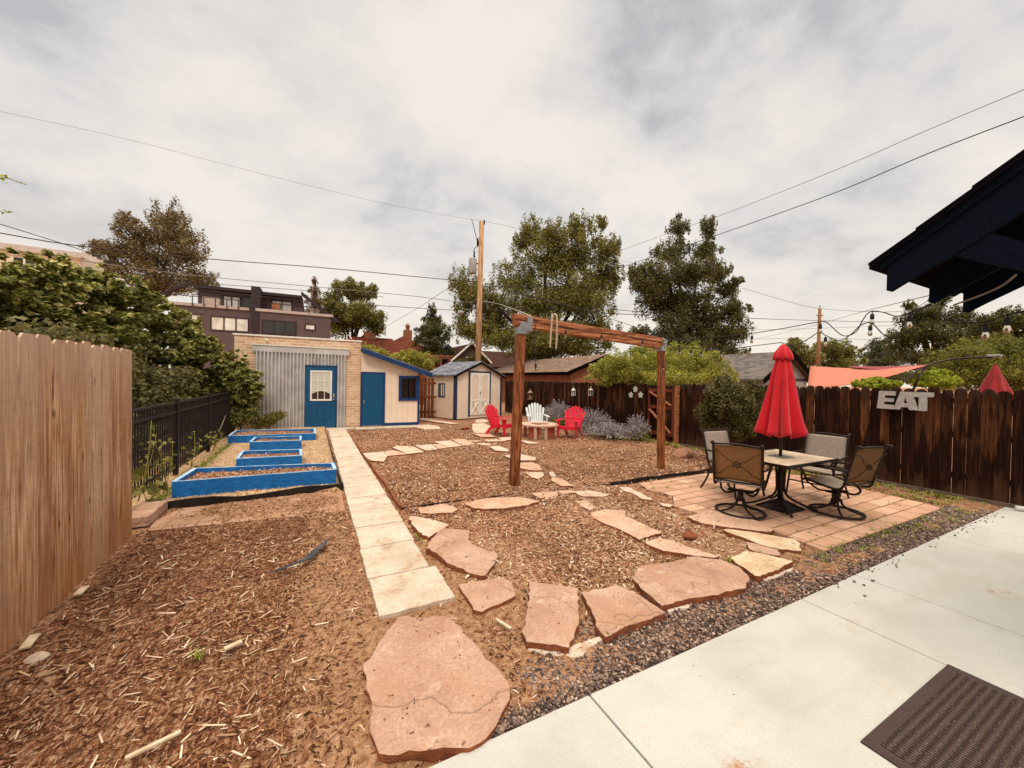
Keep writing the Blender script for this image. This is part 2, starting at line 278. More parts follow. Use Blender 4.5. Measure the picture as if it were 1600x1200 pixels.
M['needle'] = leafmat('conifer_needles', [(.15, '1e2014'), (.5, '38391f'), (1, '5e5a38')], .15, gain=1.4)
M['needle_brown'] = leafmat('bronze_conifer_needles', [(.15, '4a3020'), (.5, '6e4c30'), (1, '8c6a44')], .15, gain=1.3)
M['sage_stem'] = islmat('silver_stems', [(0, '6f6560'), (.5, '9a8c88'), (1, 'bdb2ac')])
M['sage_flower'] = islmat('lavender_flowers', [(0, '746a6c'), (.5, '9a8e92'), (1, 'bcb2b2')])
M['weed'] = islmat('green_weeds', [(0, '5c6420'), (.5, '8a8c38'), (1, 'b0aa60')])
M['bark'] = plain('tree_bark', '2e2018', '54402e', 6, .95, sc=(3, 3, .6), bump=.6, bd=.03)
def roofm(name, a, b, sl=.18):
    m = Mt(name, .95, 0, .1); v = m.pos((1, 1, 1), False); vo = m.n('ShaderNodeTexVoronoi'); vo.inputs['Scale'].default_value = 3.2; m.l(m.pos((1.2, 1.2, 3), False), vo.inputs[0])
    s2 = m.n('ShaderNodeSeparateColor'); m.l(vo.outputs['Color'], s2.inputs[0])
    sz = m.n('ShaderNodeSeparateXYZ'); m.l(v, sz.inputs[0]); rows = m.math('FRACT', m.math('MULTIPLY', sz.outputs[2], 1/sl*1.6))
    c = m.ramp(s2.outputs[0], [(.1, a), (.9, b)]); c = m.mix(m.rng(rows, 0, .15, .5, 0), c, '1c1210'); c = m.mix(m.rng(m.noise(v, .5, 4), .4, .65, 0, .3), c, b); m.col(c).bump(rows, .4, .03); return m.m
M['roof_red'] = roofm('red_brown_shingles', '4a2418', '6e3a28')
M['roof_brown'] = roofm('dark_brown_shingles', '33201a', '4a3028')
M['roof_tan'] = roofm('tan_brown_shingles', '6e584c', '8c7464')
M['roof_grey'] = roofm('grey_shingles', '5c5450', '7c726c')
M['roof_shed'] = roofm('blue_grey_shingles', '5e6068', '85868c')
m = Mt('window_glass', .08, 0, .6); m.col('2a2420'); M['glass'] = m.m
m = Mt('pale_blinds_glass', .25, 0, .5); m.col(m.ramp(m.noise(m.pos(), 1.5, 2), [(.3, (.55, .50, .43)), (.7, (.85, .81, .74))])); M['glasspale'] = m.m  # panes in a pale, uneven tone
m = Mt('curtain_cloth', .7); m.col('c9c4b4'); M['curtain'] = m.m
m = Mt('clear_bulb_glass', .05, 0, .5); m.col('e8dccc'); m.b.inputs['Transmission Weight'].default_value = .96; m.b.inputs['IOR'].default_value = 1.12; M['bulb'] = m.m
M['wire'] = plain('black_cable', '241c1c', '30282a', 3, .6, bump=0)
M['wiregrey'] = plain('grey_aluminium_cable', '6c625e', '8a807a', 3, .6, bump=0)
M['rope'] = plain('pale_rope', '9c8c78', 'c4b49c', 60, .9)
M['mat'] = None
m = Mt('ribbed_door_mat', .95, 0, .1); v = m.pos((1, 1, 1), False); sx = m.n('ShaderNodeSeparateXYZ'); m.l(v, sx.inputs[0])
rib = m.math('SINE', m.math('MULTIPLY', sx.outputs[0], 330)); rib2 = m.math('SINE', m.math('MULTIPLY', sx.outputs[1], 180)); tx = m.math('MULTIPLY', m.math('ADD', rib, m.math('MULTIPLY', rib2, .6)), .5)
c = m.ramp(m.rng(tx, -.8, .8), [(.1, '241a18'), (.6, '4a3c38'), (1, '6e5c54')]); c = m.mix(m.rng(m.noise(v, 120, 2), .62, .7, 0, .7), c, '9a8a80'); m.col(c).bump(tx, .8, .006); M['mat'] = m.m
M['matborder'] = plain('door_mat_border', '3a2c2a', '54443e', 120, .9, bump=.4)
M['sign'] = plain('brushed_sign_metal', 'a49c98', 'c2bcb6', 14, .5, .2)
M['transformer'] = plain('grey_enamel', '8f8c8a', 'a8a4a0', 3, .5)
M['lantern'] = plain('white_lantern_paint', 'b9c0ae', 'd4d8c8', 5, .5)
M['lanternbr'] = plain('bronze_lantern_paint', '7a6450', '9a8468', 5, .5)
M['pvc'] = plain('white_pvc', 'd8d4cc', 'e6e2da', 3, .4)

# ------------------------------------------------------------------ mesh builder
def cat(pts, k=6):
    pts = [Vector(p) for p in pts]
    if len(pts) < 3: return pts
    P = [pts[0]*2-pts[1]]+pts+[pts[-1]*2-pts[-2]]; o = []
    for i in range(1, len(P)-2):
        a, b, c, d = P[i-1:i+3]
        for j in range(k):
            t = j/k; o.append(.5*((2*b)+(-a+c)*t+(2*a-5*b+4*c-d)*t*t+(-a+3*b-3*c+d)*t**3))
    return o+[pts[-1]]
class MB:
    def __init__(s): s.v = []; s.f = []
    def add(s, vs, fs):
        o = len(s.v); s.v += [tuple(p) for p in vs]; s.f += [tuple(i+o for i in f) for f in fs]; return s
    def box(s, c, size, rot=None):
        c = Vector(c); hx, hy, hz = [a/2 for a in size]; vs = [Vector((x, y, z)) for x in (-hx, hx) for y in (-hy, hy) for z in (-hz, hz)]
        if rot is not None: vs = [rot @ p for p in vs]
        return s.add([c+p for p in vs], [(0, 1, 3, 2), (4, 6, 7, 5), (0, 4, 5, 1), (2, 3, 7, 6), (0, 2, 6, 4), (1, 5, 7, 3)])
    def bb(s, x0, x1, y0, y1, z0, z1): return s.box(((x0+x1)/2, (y0+y1)/2, (z0+z1)/2), (abs(x1-x0), abs(y1-y0), abs(z1-z0)))
    def beam(s, a, b, wd, ht, up=(0, 0, 1)):
        a = Vector(a); b = Vector(b); y = (b-a).normalized(); x = y.cross(Vector(up)).normalized(); z = x.cross(y); return s.box((a+b)/2, (wd, (b-a).length, ht), Matrix((x, y, z)).transposed())
    def prism(s, poly, ext):
        poly = [Vector(p) for p in poly]; ext = Vector(ext); n = len(poly)
        return s.add(poly+[p+ext for p in poly], [tuple(range(n)), tuple(range(2*n-1, n-1, -1))]+[(i, i+n, (i+1) % n+n, (i+1) % n) for i in range(n)])
    def tube(s, pts, r, n=8, smooth=0, cap=True):
        pts = cat(pts, smooth) if smooth else [Vector(p) for p in pts]; m = len(pts); rs = r if isinstance(r, (list, tuple)) else [r, r]
        fr = None; vs = []
        for i, p in enumerate(pts):
            t = (pts[min(i+1, m-1)]-pts[max(i-1, 0)]).normalized()
            if fr is None: fr = t.orthogonal().normalized()
            fr = (fr-t*fr.dot(t)); fr = fr.normalized() if fr.length > 1e-6 else t.orthogonal().normalized(); b = t.cross(fr)
            q = i/(m-1)*(len(rs)-1); k = min(int(q), len(rs)-2); rr = rs[k]+(rs[k+1]-rs[k])*(q-k)
            for j in range(n): a = 2*math.pi*j/n; vs.append(p+(fr*math.cos(a)+b*math.sin(a))*rr)
        fs = [(i*n+j, i*n+(j+1) % n, (i+1)*n+(j+1) % n, (i+1)*n+j) for i in range(m-1) for j in range(n)]
        if cap: fs += [tuple(range(n-1, -1, -1)), tuple((m-1)*n+j for j in range(n))]
        return s.add(vs, fs)
    def lathe(s, prof, c=(0, 0, 0), n=16, ax=None):
        c = Vector(c); vs = [c+Vector((r*math.cos(2*math.pi*j/n), r*math.sin(2*math.pi*j/n), z)) for r, z in prof for j in range(n)]; m = len(prof)
        return s.add(vs, [(i*n+j, i*n+(j+1) % n, (i+1)*n+(j+1) % n, (i+1)*n+j) for i in range(m-1) for j in range(n)]+[tuple(range(n-1, -1, -1)), tuple((m-1)*n+j for j in range(n))])
    def ring(s, c, R, r, n=28, k=8, rot=None):
        vs = []; c = Vector(c)
        for i in range(n):
            for j in range(k):
                a = 2*math.pi*i/n; b = 2*math.pi*j/k; p = Vector(((R+r*math.cos(b))*math.cos(a), (R+r*math.cos(b))*math.sin(a), r*math.sin(b)))
                vs.append(c+(rot @ p if rot else p))
        return s.add(vs, [(i*k+j, ((i+1) % n)*k+j, ((i+1) % n)*k+(j+1) % k, i*k+(j+1) % k) for i in range(n) for j in range(k)])
    def build(s, name, mat, parent=None, smooth=False, origin=None, bevel=0, local=False):
        o = Vector(origin) if origin is not None else (Vector((0, 0, 0)) if (parent is None or local) else ROOT.get(parent.name, Vector((0, 0, 0))))
        me = bpy.data.meshes.new(name); me.from_pydata([tuple(Vector(p)-o) for p in s.v], [], s.f); me.materials.append(mat); me.update()
        if smooth: me.polygons.foreach_set('use_smooth', [True]*len(me.polygons))
        ob = bpy.data.objects.new(name, me); COL.objects.link(ob)
        if bevel:
            b = ob.modifiers.new('bevel', 'BEVEL'); b.width = bevel; b.segments = 2; b.limit_method = 'ANGLE'; b.angle_limit = R_(40)
        if parent: ob.parent = parent; ROOT[ob.name] = ROOT.get(parent.name, Vector((0, 0, 0))) if not local else Vector((0, 0, 0))
        else: ob.location = o; ROOT[ob.name] = o.copy()
        return ob
ROOT = {}
def tag(o, label=None, category=None, group=None, kind=None):
    if label: o['label'] = label
    if category: o['category'] = category
    if group: o['group'] = group
    if kind: o['kind'] = kind
    return o
def thing(name, label, category, loc=(0, 0, 0), rz=0, group=None):
    o = bpy.data.objects.new(name, None); o.empty_display_size = .2; COL.objects.link(o); o.location = loc; o.rotation_euler = (0, 0, rz)
    ROOT[o.name] = Vector(loc); return tag(o, label, category, group)
def npmesh(name, V, F, mat, parent=None, origin=(0, 0, 0), smooth=False):
    """V (n,3) float, F (m,k) int, all faces with k corners"""
    me = bpy.data.meshes.new(name); k = F.shape[1]; V = V-np.array(origin)
    me.vertices.add(len(V)); me.vertices.foreach_set('co', V.astype(np.float32).ravel()); me.loops.add(F.size); me.loops.foreach_set('vertex_index', F.astype(np.int32).ravel())
    me.polygons.add(len(F)); me.polygons.foreach_set('loop_start', np.arange(0, F.size, k, dtype=np.int32)); me.update(calc_edges=True)
    if smooth: me.polygons.foreach_set('use_smooth', [True]*len(F))
    me.materials.append(mat); ob = bpy.data.objects.new(name, me); COL.objects.link(ob)
    if parent: ob.parent = parent
    else: ob.location = origin
    ROOT[ob.name] = Vector(origin); return ob
def copy_tree(o, parent=None):
    c = o.copy(); COL.objects.link(c); c.parent = parent
    for ch in list(o.children): copy_tree(ch, c)
    return c

# ================================================================== GROUND
def vnoise(x, y, s, seed):
    r = np.random.default_rng(seed); t = r.random((64, 64)); X = x*s+100; Y = y*s+100; i = np.floor(X).astype(int); j = np.floor(Y).astype(int); fx = X-i; fy = Y-j; fx = fx*fx*(3-2*fx); fy = fy*fy*(3-2*fy)
    g = lambda a, b: t[a % 64, b % 64]
    return g(i, j)*(1-fx)*(1-fy)+g(i+1, j)*fx*(1-fy)+g(i, j+1)*(1-fx)*fy+g(i+1, j+1)*fx*fy-.5
def sst(a, b, x): t = np.clip((x-a)/(b-a), 0, 1); return t*t*(3-2*t)
def gz(x, y):
    """height of the yard soil"""
    x = np.asarray(x, float); y = np.asarray(y, float)
    inside = sst(-1.9, -1.7, x)*sst(9.3, 9.1, x)*sst(14.6, 14.3, y)
    h = .035*vnoise(x, y, 1.3, 1)+.022*vnoise(x, y, 5, 2)+.012*vnoise(x, y, 14, 3)+.008*vnoise(x, y, 33, 4)
    bed = sst(6.50, 6.56, y)*sst(.40, .36, x); h = h*(1-bed*.3)+bed*.085
    walk = sst(.3, .44, x)*sst(1.12, 1.0, x)*sst(2.8, 2.95, y); h = h*(1-walk)-.03*walk
    pav = sst(4.45, 4.7, x)*sst(8.5, 8.3, x)*sst(1.9, 2.05, y)*sst(5.0, 4.8, y); h = h*(1-pav)-.03*pav
    patio = sst(1.80, 1.68, y); h = h*(1-patio)-.05*patio
    pb = sst(.36, .42, x)*sst(4.2, 4.6, y)*0
    return h*np.clip(inside+patio, 0, 1)-.02*(1-inside)
xs = np.concatenate([[-2000, -600, -200, -80, -30, -12, -6, -3], np.arange(-2.2, 5.5, .045), np.arange(5.5, 9.5, .08), [10.5, 13, 18, 30, 80, 200, 600, 2000]])
ys = np.concatenate([[-2000, -600, -200, -60, -15, -5, -1], np.arange(1.5, 7.5, .045), np.arange(7.5, 18.2, .09), [19, 22, 30, 60, 200, 600, 2000]])
X, Y = np.meshgrid(xs, ys, indexing='ij'); Z = gz(X, Y); V = np.stack([X, Y, Z], -1).reshape(-1, 3); nx, ny = X.shape
I = np.arange(nx*ny).reshape(nx, ny); F = np.stack([I[:-1, :-1], I[1:, :-1], I[1:, 1:], I[:-1, 1:]], -1).reshape(-1, 4)
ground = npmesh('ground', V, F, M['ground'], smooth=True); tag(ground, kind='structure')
xx, yy = V[:, 0], V[:, 1]
soil = np.maximum.reduce([sst(-.35, .25, xx)*sst(2.2, 1.2, xx)*sst(4.6, 3.6, yy)*.9, sst(.6, .2, np.abs(yy-(2.25)))*sst(.4, 1.2, xx)*sst(5.2, 4.4, xx)*.9, sst(.35, .1, np.abs(xx-.15))*sst(6.5, 6.2, yy)*.8, sst(1.6, 1.2, np.abs(xx-8.2-.0))*sst(2.4, 1.9, yy), sst(5.3, 5.7, yy)*sst(6.7, 6.3, yy)*sst(.5, .3, xx)*.6])
dry = sst(6.45, 6.6, yy)*sst(.45, .38, xx)*1.
darkened = sst(.5, -.2, xx)*sst(5.8, 5.0, yy)*sst(1.6, 1.7, yy)  # mask for a darker mulch tone along the left fence
for nm, a in (('soil', soil), ('dry', dry), ('old', darkened)):
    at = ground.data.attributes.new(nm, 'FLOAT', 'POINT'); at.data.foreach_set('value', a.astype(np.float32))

def slabs(name, rects, z0, z1, mat, bev=.006):
    b = MB()
    for x0, x1, y0, y1 in rects: b.bb(x0, x1, y0, y1, z0, z1)
    return tag(b.build(name, mat, bevel=bev), kind='structure')
xj = [-2.6, -.75, 1.38, 3.55, 4.46, 6.62, 7.42, 9.1]
slabs('patio', [(xj[i]+.005, xj[i+1]-.005, -2.5, 1.67) for i in range(len(xj)-1)], -.12, .012, M['concrete'])
# walkway slabs, slightly irregular
b = MB(); y = 2.9; k = 0
rr = random.Random(3)
while y < 14.2:
    L = min(.62+rr.uniform(-.05, .05), 14.4-y); x0 = .44+rr.uniform(-.006, .006); x1 = .98+rr.uniform(-.012, .01)+(.05 if k == 0 else 0); zt = rr.uniform(.008, .014)
    n = 9; poly = []
    for i in range(n): poly.append((x0+(x1-x0)*i/(n-1), y+.008+rr.uniform(-.006, .006)-.0*i, zt))
    for i in range(1, n): poly.append((x1+rr.uniform(-.006, .005), y+(L-.016)*i/(n-1), zt))
    for i in range(1, n): poly.append((x1-(x1-x0)*i/(n-1), y+L-.012+rr.uniform(-.005, .005), zt))
    for i in range(1, n-1): poly.append((x0+rr.uniform(-.004, .006), y+(L-.016)*(1-i/(n-1)), zt))
    b.prism(poly[::-1], (0, 0, -.08)); y += L; k += 1
tag(b.build('walkway', M['walk'], bevel=.006), kind='structure')
slabs('shed_apron', [(-2.0, 1.25, 13.95, 14.45), (1.27, 3.9, 13.75, 14.36)], -.05, .018, M['walk'])
# paver patio
pav = [(4.80, 2.05), (8.13, 2.04), (8.22, 2.45), (8.3, 3.2), (8.3, 4.9), (6.8, 4.86), (5.0, 4.84), (4.85, 4.5), (4.95, 4.1), (4.55, 3.75), (4.62, 3.3), (4.9, 3.0), (4.88, 2.5)]
tag(MB().prism([(x, y, .012) for x, y in pav][::1], (0, 0, -.06)).build('paver_patio', M['paver']), kind='structure')
pv = [(-1.62, 5.62), (.38, 5.42), (.40, 6.40), (-.4, 6.46), (-1.5, 6.38), (-1.66, 6.0)]
tag(MB().prism([(x, y, .004) for x, y in pv], (0, 0, -.06)).build('buried_pavers', M['paverold']), kind='structure')

# ---- loose cover: chips, pebbles, weeds
def chips(name, n, fx, mat, lmin, lmax, label, zoff=.0, wr=(.12, .3), tilt=.35, seed=1, lift=0, lp=2.2):
    r = np.random.default_rng(seed); P = fx(r, n); n = len(P); L = lmin+(lmax-lmin)*r.random(n)**lp; W = L*(wr[0]+(wr[1]-wr[0])*r.random(n)); T = W*.35+.0008
    a = r.random(n)*2*np.pi; ti = r.normal(0, tilt, n); t2 = r.normal(0, tilt, n)
    ux = np.stack([np.cos(a)*np.cos(ti), np.sin(a)*np.cos(ti), np.sin(ti)], -1); vx = np.stack([-np.sin(a)*np.cos(t2), np.cos(a)*np.cos(t2), np.sin(t2)], -1); wx = np.cross(ux, vx)
    ctr = np.stack([P[:, 0], P[:, 1], gz(P[:, 0], P[:, 1])+zoff+np.abs(np.sin(ti))*L*.4+r.random(n)*.006+lift], -1)
    c = []
    for sx, sy, sz in ((-1, -1, -1), (1, -.6, -1), (1, .6, -1), (-1, 1, -1), (-1, -.8, 1), (.8, -.8, 1), (1, .7, 1), (-.9, .8, 1)):
        c.append(ctr+ux*(L*sx/2)[:, None]+vx*(W*sy/2)[:, None]+wx*(T*sz/2)[:, None])
    V = np.stack(c, 1).reshape(-1, 3); b = np.arange(n)[:, None, None]*8; q = np.array([(4, 5, 6, 7), (0, 3, 2, 1), (0, 1, 5, 4), (2, 3, 7, 6), (1, 2, 6, 5), (0, 4, 7, 3)])
    F = (b+q[None]).reshape(-1, 4); o = npmesh(name, V, F, mat); return tag(o, label, 'mulch' if 'chip' in name or 'bark' in name else name, kind='stuff')
def blocked(P):
    x, y = P[:, 0], P[:, 1]
    b = ((x > .46+.05*vnoise(x, y, 4, 5)) & (x < .95+.08*vnoise(x, y, 4, 6)) & (y > 2.86)) | ((x > 4.55) & (x < 8.3) & (y > 2.0) & (y < 4.9)) | (y < 1.70) | ((x > 1.5) & (y < 2.02)) | (x < -1.62)*(y < 5.5) | ((x < .42) & (y > 6.5)) | (y > 14.0)*(x < 3.9)
    return b
def yard(r, n):
    u = r.random(n)**1.0; # denser close to the camera
    y = 1.72+ (14.5-1.72)*u**1.9; x = -2.0+ r.random(n)*(5.2+y*.55+0.*y); x = np.minimum(x, 9.1*np.ones(n)-r.random(n)*.1)
    P = np.stack([x, y], -1); keep = ~blocked(P); so_ = np.interp(P[:, 0], [-.3, .3, 1.6, 2.0], [0, .7, .7, 0])*(P[:, 1] < 4.2)
    keep &= r.random(n) > so_*.9; cl = vnoise(P[:, 0], P[:, 1], 2.2, 9)+.5; keep &= r.random(n) < np.clip(.12+(cl-.3)*2.2, .08, 1)
    return P[keep]
chips('wood_chips', 150000, yard, M['chips'], .005, .05, 'brown shredded wood chip mulch strewn over the yard', seed=5, wr=(.08, .24), lp=3.0)
chips('bark_litter', 70000, yard, M['chipsdark'], .005, .03, 'dark bark crumbs and soil clods among the mulch', seed=6, wr=(.3, .8))
def midyard(r, n):
    y = 4.5+9.4*r.random(n)**1.3; x = 1.1+7.8*r.random(n); P = np.stack([x, y], -1); return P[~blocked(P) & (r.random(n) < np.clip(.15+(vnoise(x, y, 1.6, 14)+.35)*1.5, 0, 1))]
chips('coarse_chips', 42000, midyard, M['chips'], .012, .06, 'coarse pale and brown wood chips across the far yard beds', seed=15, wr=(.2, .5), lp=2.0)
def centre(r, n):
    x = 1.2+3.6*r.random(n); y = 2.4+2.7*r.random(n); P = np.stack([x, y], -1); return P[~blocked(P) & (r.random(n) < np.clip(.1+(vnoise(x, y, 1.9, 16)+.3)*1.6, 0, 1))]
chips('dry_chips', 9000, centre, M['chipsdry'], .012, .05, 'dry bleached chips in the mulch inside the arc of flagstones', seed=17, wr=(.2, .5), lp=2.2)
def nearleft(r, n):
    x = -1.5+r.random(n)*2.2; y = 1.8+r.random(n)*3; P = np.stack([x, y], -1); return P[~blocked(P) & (r.random(n) > np.interp(x, [-.4, .5], [0, .85]))]
def leftpart(r, n):
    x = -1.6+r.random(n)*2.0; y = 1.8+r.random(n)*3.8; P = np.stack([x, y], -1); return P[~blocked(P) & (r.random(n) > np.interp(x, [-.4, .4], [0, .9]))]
chips('shredded_bark_chips', 15000, leftpart, M['chipsdark'], .008, .045, 'dark matted shredded bark beside the tall cedar fence', seed=18, wr=(.08, .3), lp=1.8)
chips('long_splinter_chips', 1000, nearleft, M['chipsdry'], .025, .12, 'long pale splinters lying on the mulch beside the tall cedar fence', seed=8, wr=(.05, .14), tilt=.08, lift=.008, lp=3)
def bedarea(r, n):
    x = -2.0+r.random(n)*2.36; y = 6.6+r.random(n)**1.4*6.5; return np.stack([x, y], -1)
chips('pale_chips', 16000, bedarea, M['chipsdry'], .015, .05, 'pale dry wood chips spread around the blue planter beds', seed=9)
r_ = np.random.default_rng(21)
def pebble_mesh(name, n, fx, smin, smax, label):
    P = fx(r_, n); n = len(P); ico = bmesh.new(); bmesh.ops.create_icosphere(ico, subdivisions=1, radius=1); iv = np.array([v.co[:] for v in ico.verts]); iff = np.array([[v.index for v in f.verts] for f in ico.faces]); ico.free()
    sc = (smin+(smax-smin)*r_.random(n)**1.5)[:, None]*(.6+.6*r_.random((n, 3))); sc[:, 2] *= .75; a = r_.random(n)*6.28
    VV = iv[None]*(1+.26*r_.normal(0, 1, (n, len(iv)))[:, :, None])*sc[:, None, :]; ca, sa = np.cos(a)[:, None], np.sin(a)[:, None]
    x = VV[:, :, 0]*ca-VV[:, :, 1]*sa; y = VV[:, :, 0]*sa+VV[:, :, 1]*ca; VV = np.stack([x+P[:, 0:1], y+P[:, 1:2], VV[:, :, 2]+P[:, 2:3]], -1)
    F = (np.arange(n)[:, None, None]*len(iv)+iff[None]).reshape(-1, 3); return tag(npmesh(name, VV.reshape(-1, 3), F, M['pebbles']), label, 'gravel', kind='stuff')
def gravelf(r, n):
    x = .75+r.random(n)*7.9; y0 = 1.68; wd = np.interp(x, [.75, 1.4, 2.4, 3.4, 4.5, 5.5, 8.6], [.14, .44, .56, .54, .44, .36, .42]); y = y0+r.random(n)*wd*(1+.12*np.sin(x*5)+r.normal(0, .08, n)); y = np.maximum(y, 1.685)
    z = -.028+.035*r.random(n)+np.maximum(0, .02*vnoise(x, y, 6, 8)); return np.stack([x, y, z], -1)
pebble_mesh('gravel_strip', 42000, gravelf, .005, .015, 'grey and pink gravel strip along the concrete patio edge')
def spill(r, n):
    x = 4.0+r.random(n)*4.6; y = 1.66-np.abs(r.normal(0, .06, n)); return np.stack([x, y, np.full(n, .02)], -1)
pebble_mesh('spilled_gravel', 60, spill, .006, .014, 'few stray pebbles scattered on the patio concrete edge')

def leaves_np(ctr, nrm, L, W, r, droop=0.):
    n = len(ctr); t = r.normal(0, 1, (n, 3)); t -= nrm*(t*nrm).sum(1)[:, None]; t /= np.linalg.norm(t, axis=1)[:, None]+1e-9; b = np.cross(nrm, t)
    p0 = ctr-t*(L/2)[:, None]; p2 = ctr+t*(L/2)[:, None]-nrm*(L*.15)[:, None]; p1 = ctr+b*(W/2)[:, None]-t*(L*.08)[:, None]; p3 = ctr-b*(W/2)[:, None]-t*(L*.08)[:, None]
    V = np.stack([p0, p1, p2, p3], 1).reshape(-1, 3); F = np.arange(n*4).reshape(n, 4); return V, F
def crown(name, clumps, n, size, mat, parent, seed=0, up=.5, sub=14, asp=.6, subr=.36, shell=.45, origin=(0, 0, 0), flat=1.0, spread=.85, fill=1.0, spray=0.):
    r = np.random.default_rng(seed); cs = np.array([c[0] for c in clumps], float); rs = np.array([c[1] if hasattr(c[1], '__len__') else (c[1],)*3 for c in clumps], float)
    wts = rs.prod(1)**(.6); subs = []; sr = []; sw = []
    for c, q, w_ in zip(cs, rs, wts):
        k = sub; d = r.normal(0, 1, (k, 3)); d /= np.linalg.norm(d, axis=1)[:, None]; rad = (r.random(k)**shell)[:, None]*spread
        subs.append(c+d*q*rad); f = subr*fill*(.6+.8*r.random(k)); sr.append(q[None]*f[:, None]); sw.append(w_*f**1.6)
        k2 = int(sub*spray); d = r.normal(0, 1, (k2, 3)); d[:, 2] = np.abs(d[:, 2])*.8+d[:, 2]*.2; d /= np.linalg.norm(d, axis=1)[:, None]
        if k2: subs.append(c+d*q*r.uniform(.85, 1.22, k2)[:, None]); f = r.uniform(.09, .19, k2)*fill; sr.append(q[None]*f[:, None]*np.array([.8, .8, 1.5])); sw.append(w_*f**1.6*.8)
    subs = np.concatenate(subs); sr = np.concatenate(sr); sw = np.concatenate(sw); sw /= sw.sum(); id_ = r.choice(len(subs), n, p=sw)
    d = r.normal(0, 1, (n, 3)); d /= np.linalg.norm(d, axis=1)[:, None]; P = subs[id_]+d*sr[id_]*(r.random(n)**.45)[:, None]*np.array([1, 1, flat])
    nn = d*.6+r.normal(0, .6, (n, 3))+np.array([0, 0, up]); nn /= np.linalg.norm(nn, axis=1)[:, None]; L = size*(.6+.8*r.random(n)); V, F = leaves_np(P, nn, L, L*asp, r)
    return npmesh(name, V, F, mat, parent, origin)
def tree(name, label, blobs, dep, base, n, size, leaf, seed, group=None, trunk_r=.2, cat_='tree', limbs=7, zb=None, kw={}, asp=.6, dscale=.9, extra_trunk=True, trk='trunk'):
    """blobs: (px, py, rpx[, rpy]) in photo pixels at depth dep; base: px of the trunk foot"""
    cl = []; rr = random.Random(seed)
    for q in blobs:
        px, py, rx = q[:3]; ry = q[3] if len(q) > 3 else rx; dd = dep*(1+rr.uniform(-.03, .03)); c = PD(px, py, dd); k = dd/FPX; cl.append((tuple(c), (rx*k, rx*k*dscale, ry*k)))
    b = PD(base, 600, dep); b.z = -.02; t = thing(name, label, cat_, b, 0, group)
    tb = MB(); topz = max(c[0][2]+c[1][2]*.3 for c in cl); cx = sum(c[0][0] for c in cl)/len(cl); cy = sum(c[0][1] for c in cl)/len(cl)
    lo = min(c[0][2]-c[1][2] for c in cl); fork = Vector((b.x*.6+cx*.4, b.y*.6+cy*.4, max(lo*.9, topz*.25)))
    if extra_trunk:
        tb.tube([b, (b+fork)/2+Vector((.1*trunk_r*3, 0, 0)), fork], [trunk_r*1.25, trunk_r], 10, 4)
        for c in sorted(cl, key=lambda c: -c[1][0])[:limbs+6]:
            e_ = Vector(c[0]); mid = (fork+e_)/2+Vector((rr.uniform(-.1, .1), rr.uniform(-.1, .1), .15))*(e_-fork).length*.4; tb.tube([fork-Vector((0, 0, trunk_r)), mid, e_+Vector((0, 0, c[1][2]*.5))], [trunk_r*.6, trunk_r*.28, trunk_r*.08], 6, 4)
            for _ in range(3):
                d = Vector((rr.gauss(0, 1), rr.gauss(0, 1), rr.gauss(.3, 1))).normalized(); tb.tube([e_, e_+Vector((d.x*c[1][0], d.y*c[1][1], d.z*c[1][2]))*.8], [trunk_r*.16, trunk_r*.04], 5)
        tb.build(trk, M['bark'], t, True)
    kw = dict(dict(fill=1.5, shell=.8, spray=2.2), **kw); crown('crown', cl, int(n*2.6), size*.68, M[leaf], t, seed, asp=asp, origin=tuple(b), **kw); return t

# ================================================================== FLAGSTONES
def r7(u, v): return (880+u/3.636, 740+v/3.636)
def r6(u, v): return (540+u/3.478, 860+v/3.478)
def r5(u, v): return (540+u/4.444, 640+v/4.444)
def flag(label, f, pts, mat, z=.03, th=.05, seed=0):
    rr = random.Random(seed); P = [G(*f(u, v), z) for u, v in pts]
    if sum(P[i].x*P[(i+1) % len(P)].y-P[(i+1) % len(P)].x*P[i].y for i in range(len(P))) < 0: P = P[::-1]
    Q = []
    for i, p in enumerate(P):
        q = P[(i+1) % len(P)]; L = (q-p).length; k = max(1, int(L/.045)); nrm = Vector(((q-p).y, -(q-p).x, 0)).normalized() if L > 1e-6 else Vector((0, 0, 0))
        for j in range(k): Q.append(p.lerp(q, j/k)+nrm*(rr.gauss(0, .0065) if j else rr.gauss(0, .003)))
    c = sum(Q, Vector())/len(Q); n = len(Q); vs = [Vector((q.x, q.y, z+rr.gauss(0, .0015))) for q in Q]
    vs += [c+(q-c)*.985+Vector((0, 0, .004)) for q in Q]; vs += [c+(q-c)*(1.0+rr.uniform(-.01, .012))-Vector((0, 0, th*.5)) for q in Q]; vs += [c+(q-c)*(.985+rr.uniform(-.02, .01))-Vector((0, 0, th+.03)) for q in Q]
    fs = [tuple(n+i for i in range(n))]+[(i, (i+1) % n, n+(i+1) % n, n+i) for i in range(n)]; k0 = len(fs)
    fs += [(2*n+i, 2*n+(i+1) % n, (i+1) % n, i) for i in range(n)]+[(3*n+i, 3*n+(i+1) % n, 2*n+(i+1) % n, 2*n+i) for i in range(n)]+[tuple(3*n+i for i in range(n-1, -1, -1))]
    b = MB(); b.add(vs, fs); o = b.build('flagstone', M[mat], origin=(c.x, c.y, 0)); o.data.materials.append(M['stoneside'])
    for i, p in enumerate(o.data.polygons):
        if i >= k0: p.material_index = 1
    return tag(o, label, 'flagstone', 'sandstone flagstones laid through the mulch')
